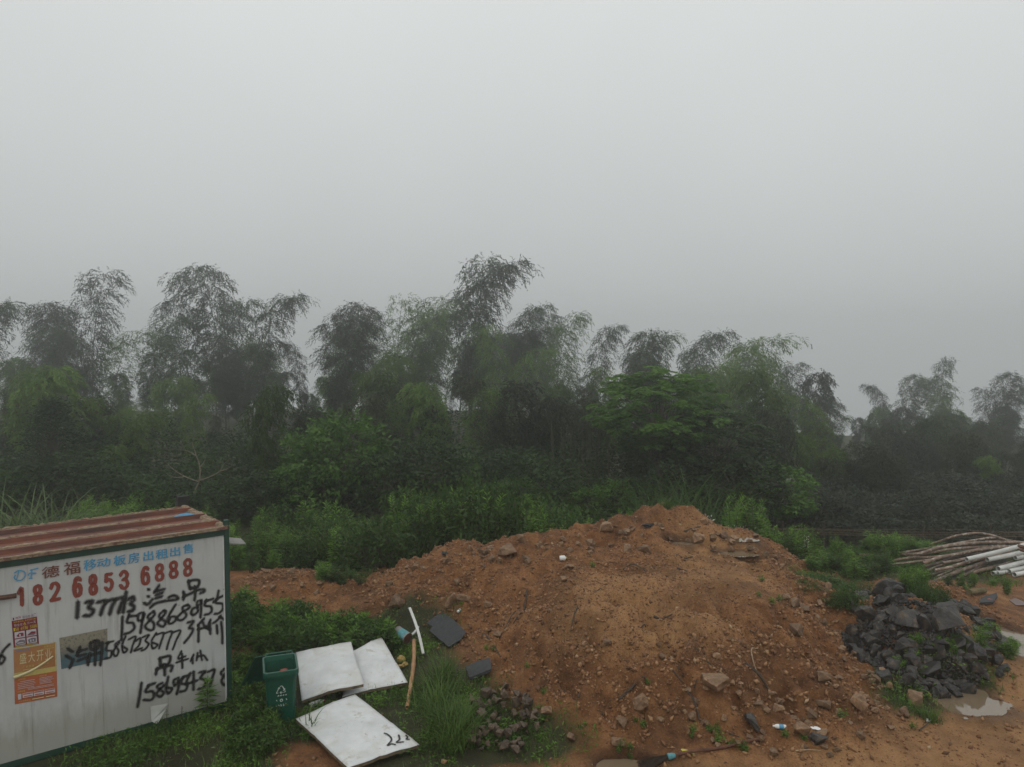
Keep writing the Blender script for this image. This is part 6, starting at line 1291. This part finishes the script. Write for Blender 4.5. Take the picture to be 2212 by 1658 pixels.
place_tree(ac, 6.2, 1425, 792, 29.5, 'wide feathery-leaved tree with drooping bright tips, right of the middle', 1.0, 0)
ac2 = tree(701, 2.0, 1.6, 3.0, 120, 0, .55, .2, 'tree_dark', .08, 'acacia'); place_tree(ac2, 4.6, 1545, 870, 29.0, 'darker feathery tree on the right flank of the wide one', 1.0, 1)
cn = tree(702, 1.9, 2.4, 2.6, 330, 26, .16, .35, 'tree_dark', .1, 'cone'); place_tree(cn, 5.0, 112, 862, 29, 'dark cone-shaped tree behind the cabin at the left', 1.15)
bl = tree(703, 1.7, 1.7, 2.6, 150, 22, .22, .5, 'tree_green', .08); place_tree(bl, 4.3, 745, 888, 27.5, 'leafy tree with broad shiny leaves left of the middle', 1.0)
place_tree(bl, 4.3, 690, 905, 28.3, 'smaller broad-leaved tree left of the shiny-leaved one', .9, 2.0)
br_ = tree(704, 1.5, 1.3, 2.0, 130, 22, .22, .45, 'tree_dark', .07); place_tree(br_, 3.3, 925, 948, 27.2, 'dark reddish-green tree right of the shiny-leaved one', 1.05)
place_tree(br_, 3.3, 830, 975, 26.8, 'low dark tree between the shiny-leaved tree and the weeds', .9, 1.0)
place_bamboo(BGD[0], 605, 838, 29.5, 0, 'bright yellow-green young bamboo clump left of the shiny-leaved tree', GB, 1.0); place_bamboo(BGD[1], 120, 795, 34, 0, 'yellow-green bamboo tuft above the cone-shaped tree', GB, 1.3)
place_bamboo(BGD[1], 250, 960, 31, 0, 'low pale green bamboo right of the cone-shaped tree', GB, 1.3)
for i, (px, tp, D) in enumerate(((30,1010,28),(190,1030,27.5),(330,1045,28),(560,1020,27.5),(640,1000,28),(1010,1000,28),(1120,1030,27.5),(1230,1040,28),(1330,1035,27.5),(1600,985,27),(1680,1000,27.5),(470,1040,27.5),(1270,1050,27))):
    place_tree(br_ if i % 2 else bl, 3.3 if i % 2 else 4.3, px, tp, D, 'low dark shrub filling the foot of the wood', 1.25, i, 'dark_shrub', 'dark shrubs at the foot of the wood')
sc1 = tree(705, 1.5, 1.3, 2.0, 130, 22, .22, .45, 'scrub', .07); sc2 = tree(706, 1.7, 1.7, 2.6, 150, 22, .2, .45, 'scrub', .07)
for i in range(34):
    px = rs.uniform(1700, 2260); D = rs.uniform(28, 40); place_tree((sc1, sc2)[i % 2], (3.3, 4.3)[i % 2], px, 1062 + rs.uniform(-14, 60) - (D - 28) * 5, D, 'scrub bush coloured grey with haze in the dark hollow beyond the wire fence', 1.15, i, 'scrub_bush', 'scrub beyond the wire fence')
# culms in the dark middle and the bare sapling
for i in range(16):
    px = rs.uniform(1180, 1320); D = rs.uniform(30, 31.5); a = aty(px, 1085, D); b = aty(px + rs.uniform(-6, 6), rs.uniform(880, 930), D); m = MB(); m.tube([a, (a + b) / 2 + np.array([.03, 0, 0]), b], [.02, .018, .012], 6)
    o = m.obj('bare_bamboo', M['bark'] if i % 3 else M['culm']); tag(o, 'thin bare bamboo stem in the dark middle of the wood', 'bamboo stem', 'bare stems in the dark wood')
sp = empty('bare_sapling', hit(410, 1120), 0, 'bare forked sapling with pale trunk behind the cabin roof', 'sapling'); s0 = np.array(sp.location); D = s0[1]
def zz(x, y): p = aty(x, y, D); return p - s0
m = MB(); c = curve_pts([zz(410, 1120), zz(416, 1075), zz(430, 1040), zz(432, 1010), zz(424, 985), zz(414, 955)], 6); m.tube(c, [.045 * (1 - .8 * i / len(c)) for i in range(len(c))], 7); m.obj('trunk', M['palebark'], sp)
for pts in ([(432,1038),(455,1030),(475,1018),(484,1003),(500,990)],[(430,1042),(400,1030),(375,1015),(355,995)],[(431,1012),(440,1000),(446,985)],[(424,985),(412,978),(398,972)],[(475,1018),(490,1014),(500,1006)],[(400,1030),(380,1032),(362,1026)]):
    m = MB(); c = curve_pts([zz(*q) for q in pts], 5); m.tube(c, [.02 * (1 - .8 * i / len(c)) for i in range(len(c))], 5); m.obj('branch', M['palebark'], sp)

# ------------------------------------------------------------------ fog: one even box of air round everything
m = MB(); m.box((-245, -18, -137), (245, 305, 19.0))
hz = bpy.data.materials.new('fog'); hz.use_nodes = True; t = hz.node_tree; t.nodes.clear(); o_ = t.nodes.new('ShaderNodeOutputMaterial'); pv = t.nodes.new('ShaderNodeVolumePrincipled')
pv.inputs['Color'].default_value = (0.80, 0.82, 0.82, 1); pv.inputs['Density'].default_value = 0.0042; pv.inputs['Anisotropy'].default_value = 0.75
t.links.new(pv.outputs[0], o_.inputs['Volume'])
tag(m.obj('haze', hz), 'pale grey fog over the whole site', 'fog', kind='stuff')
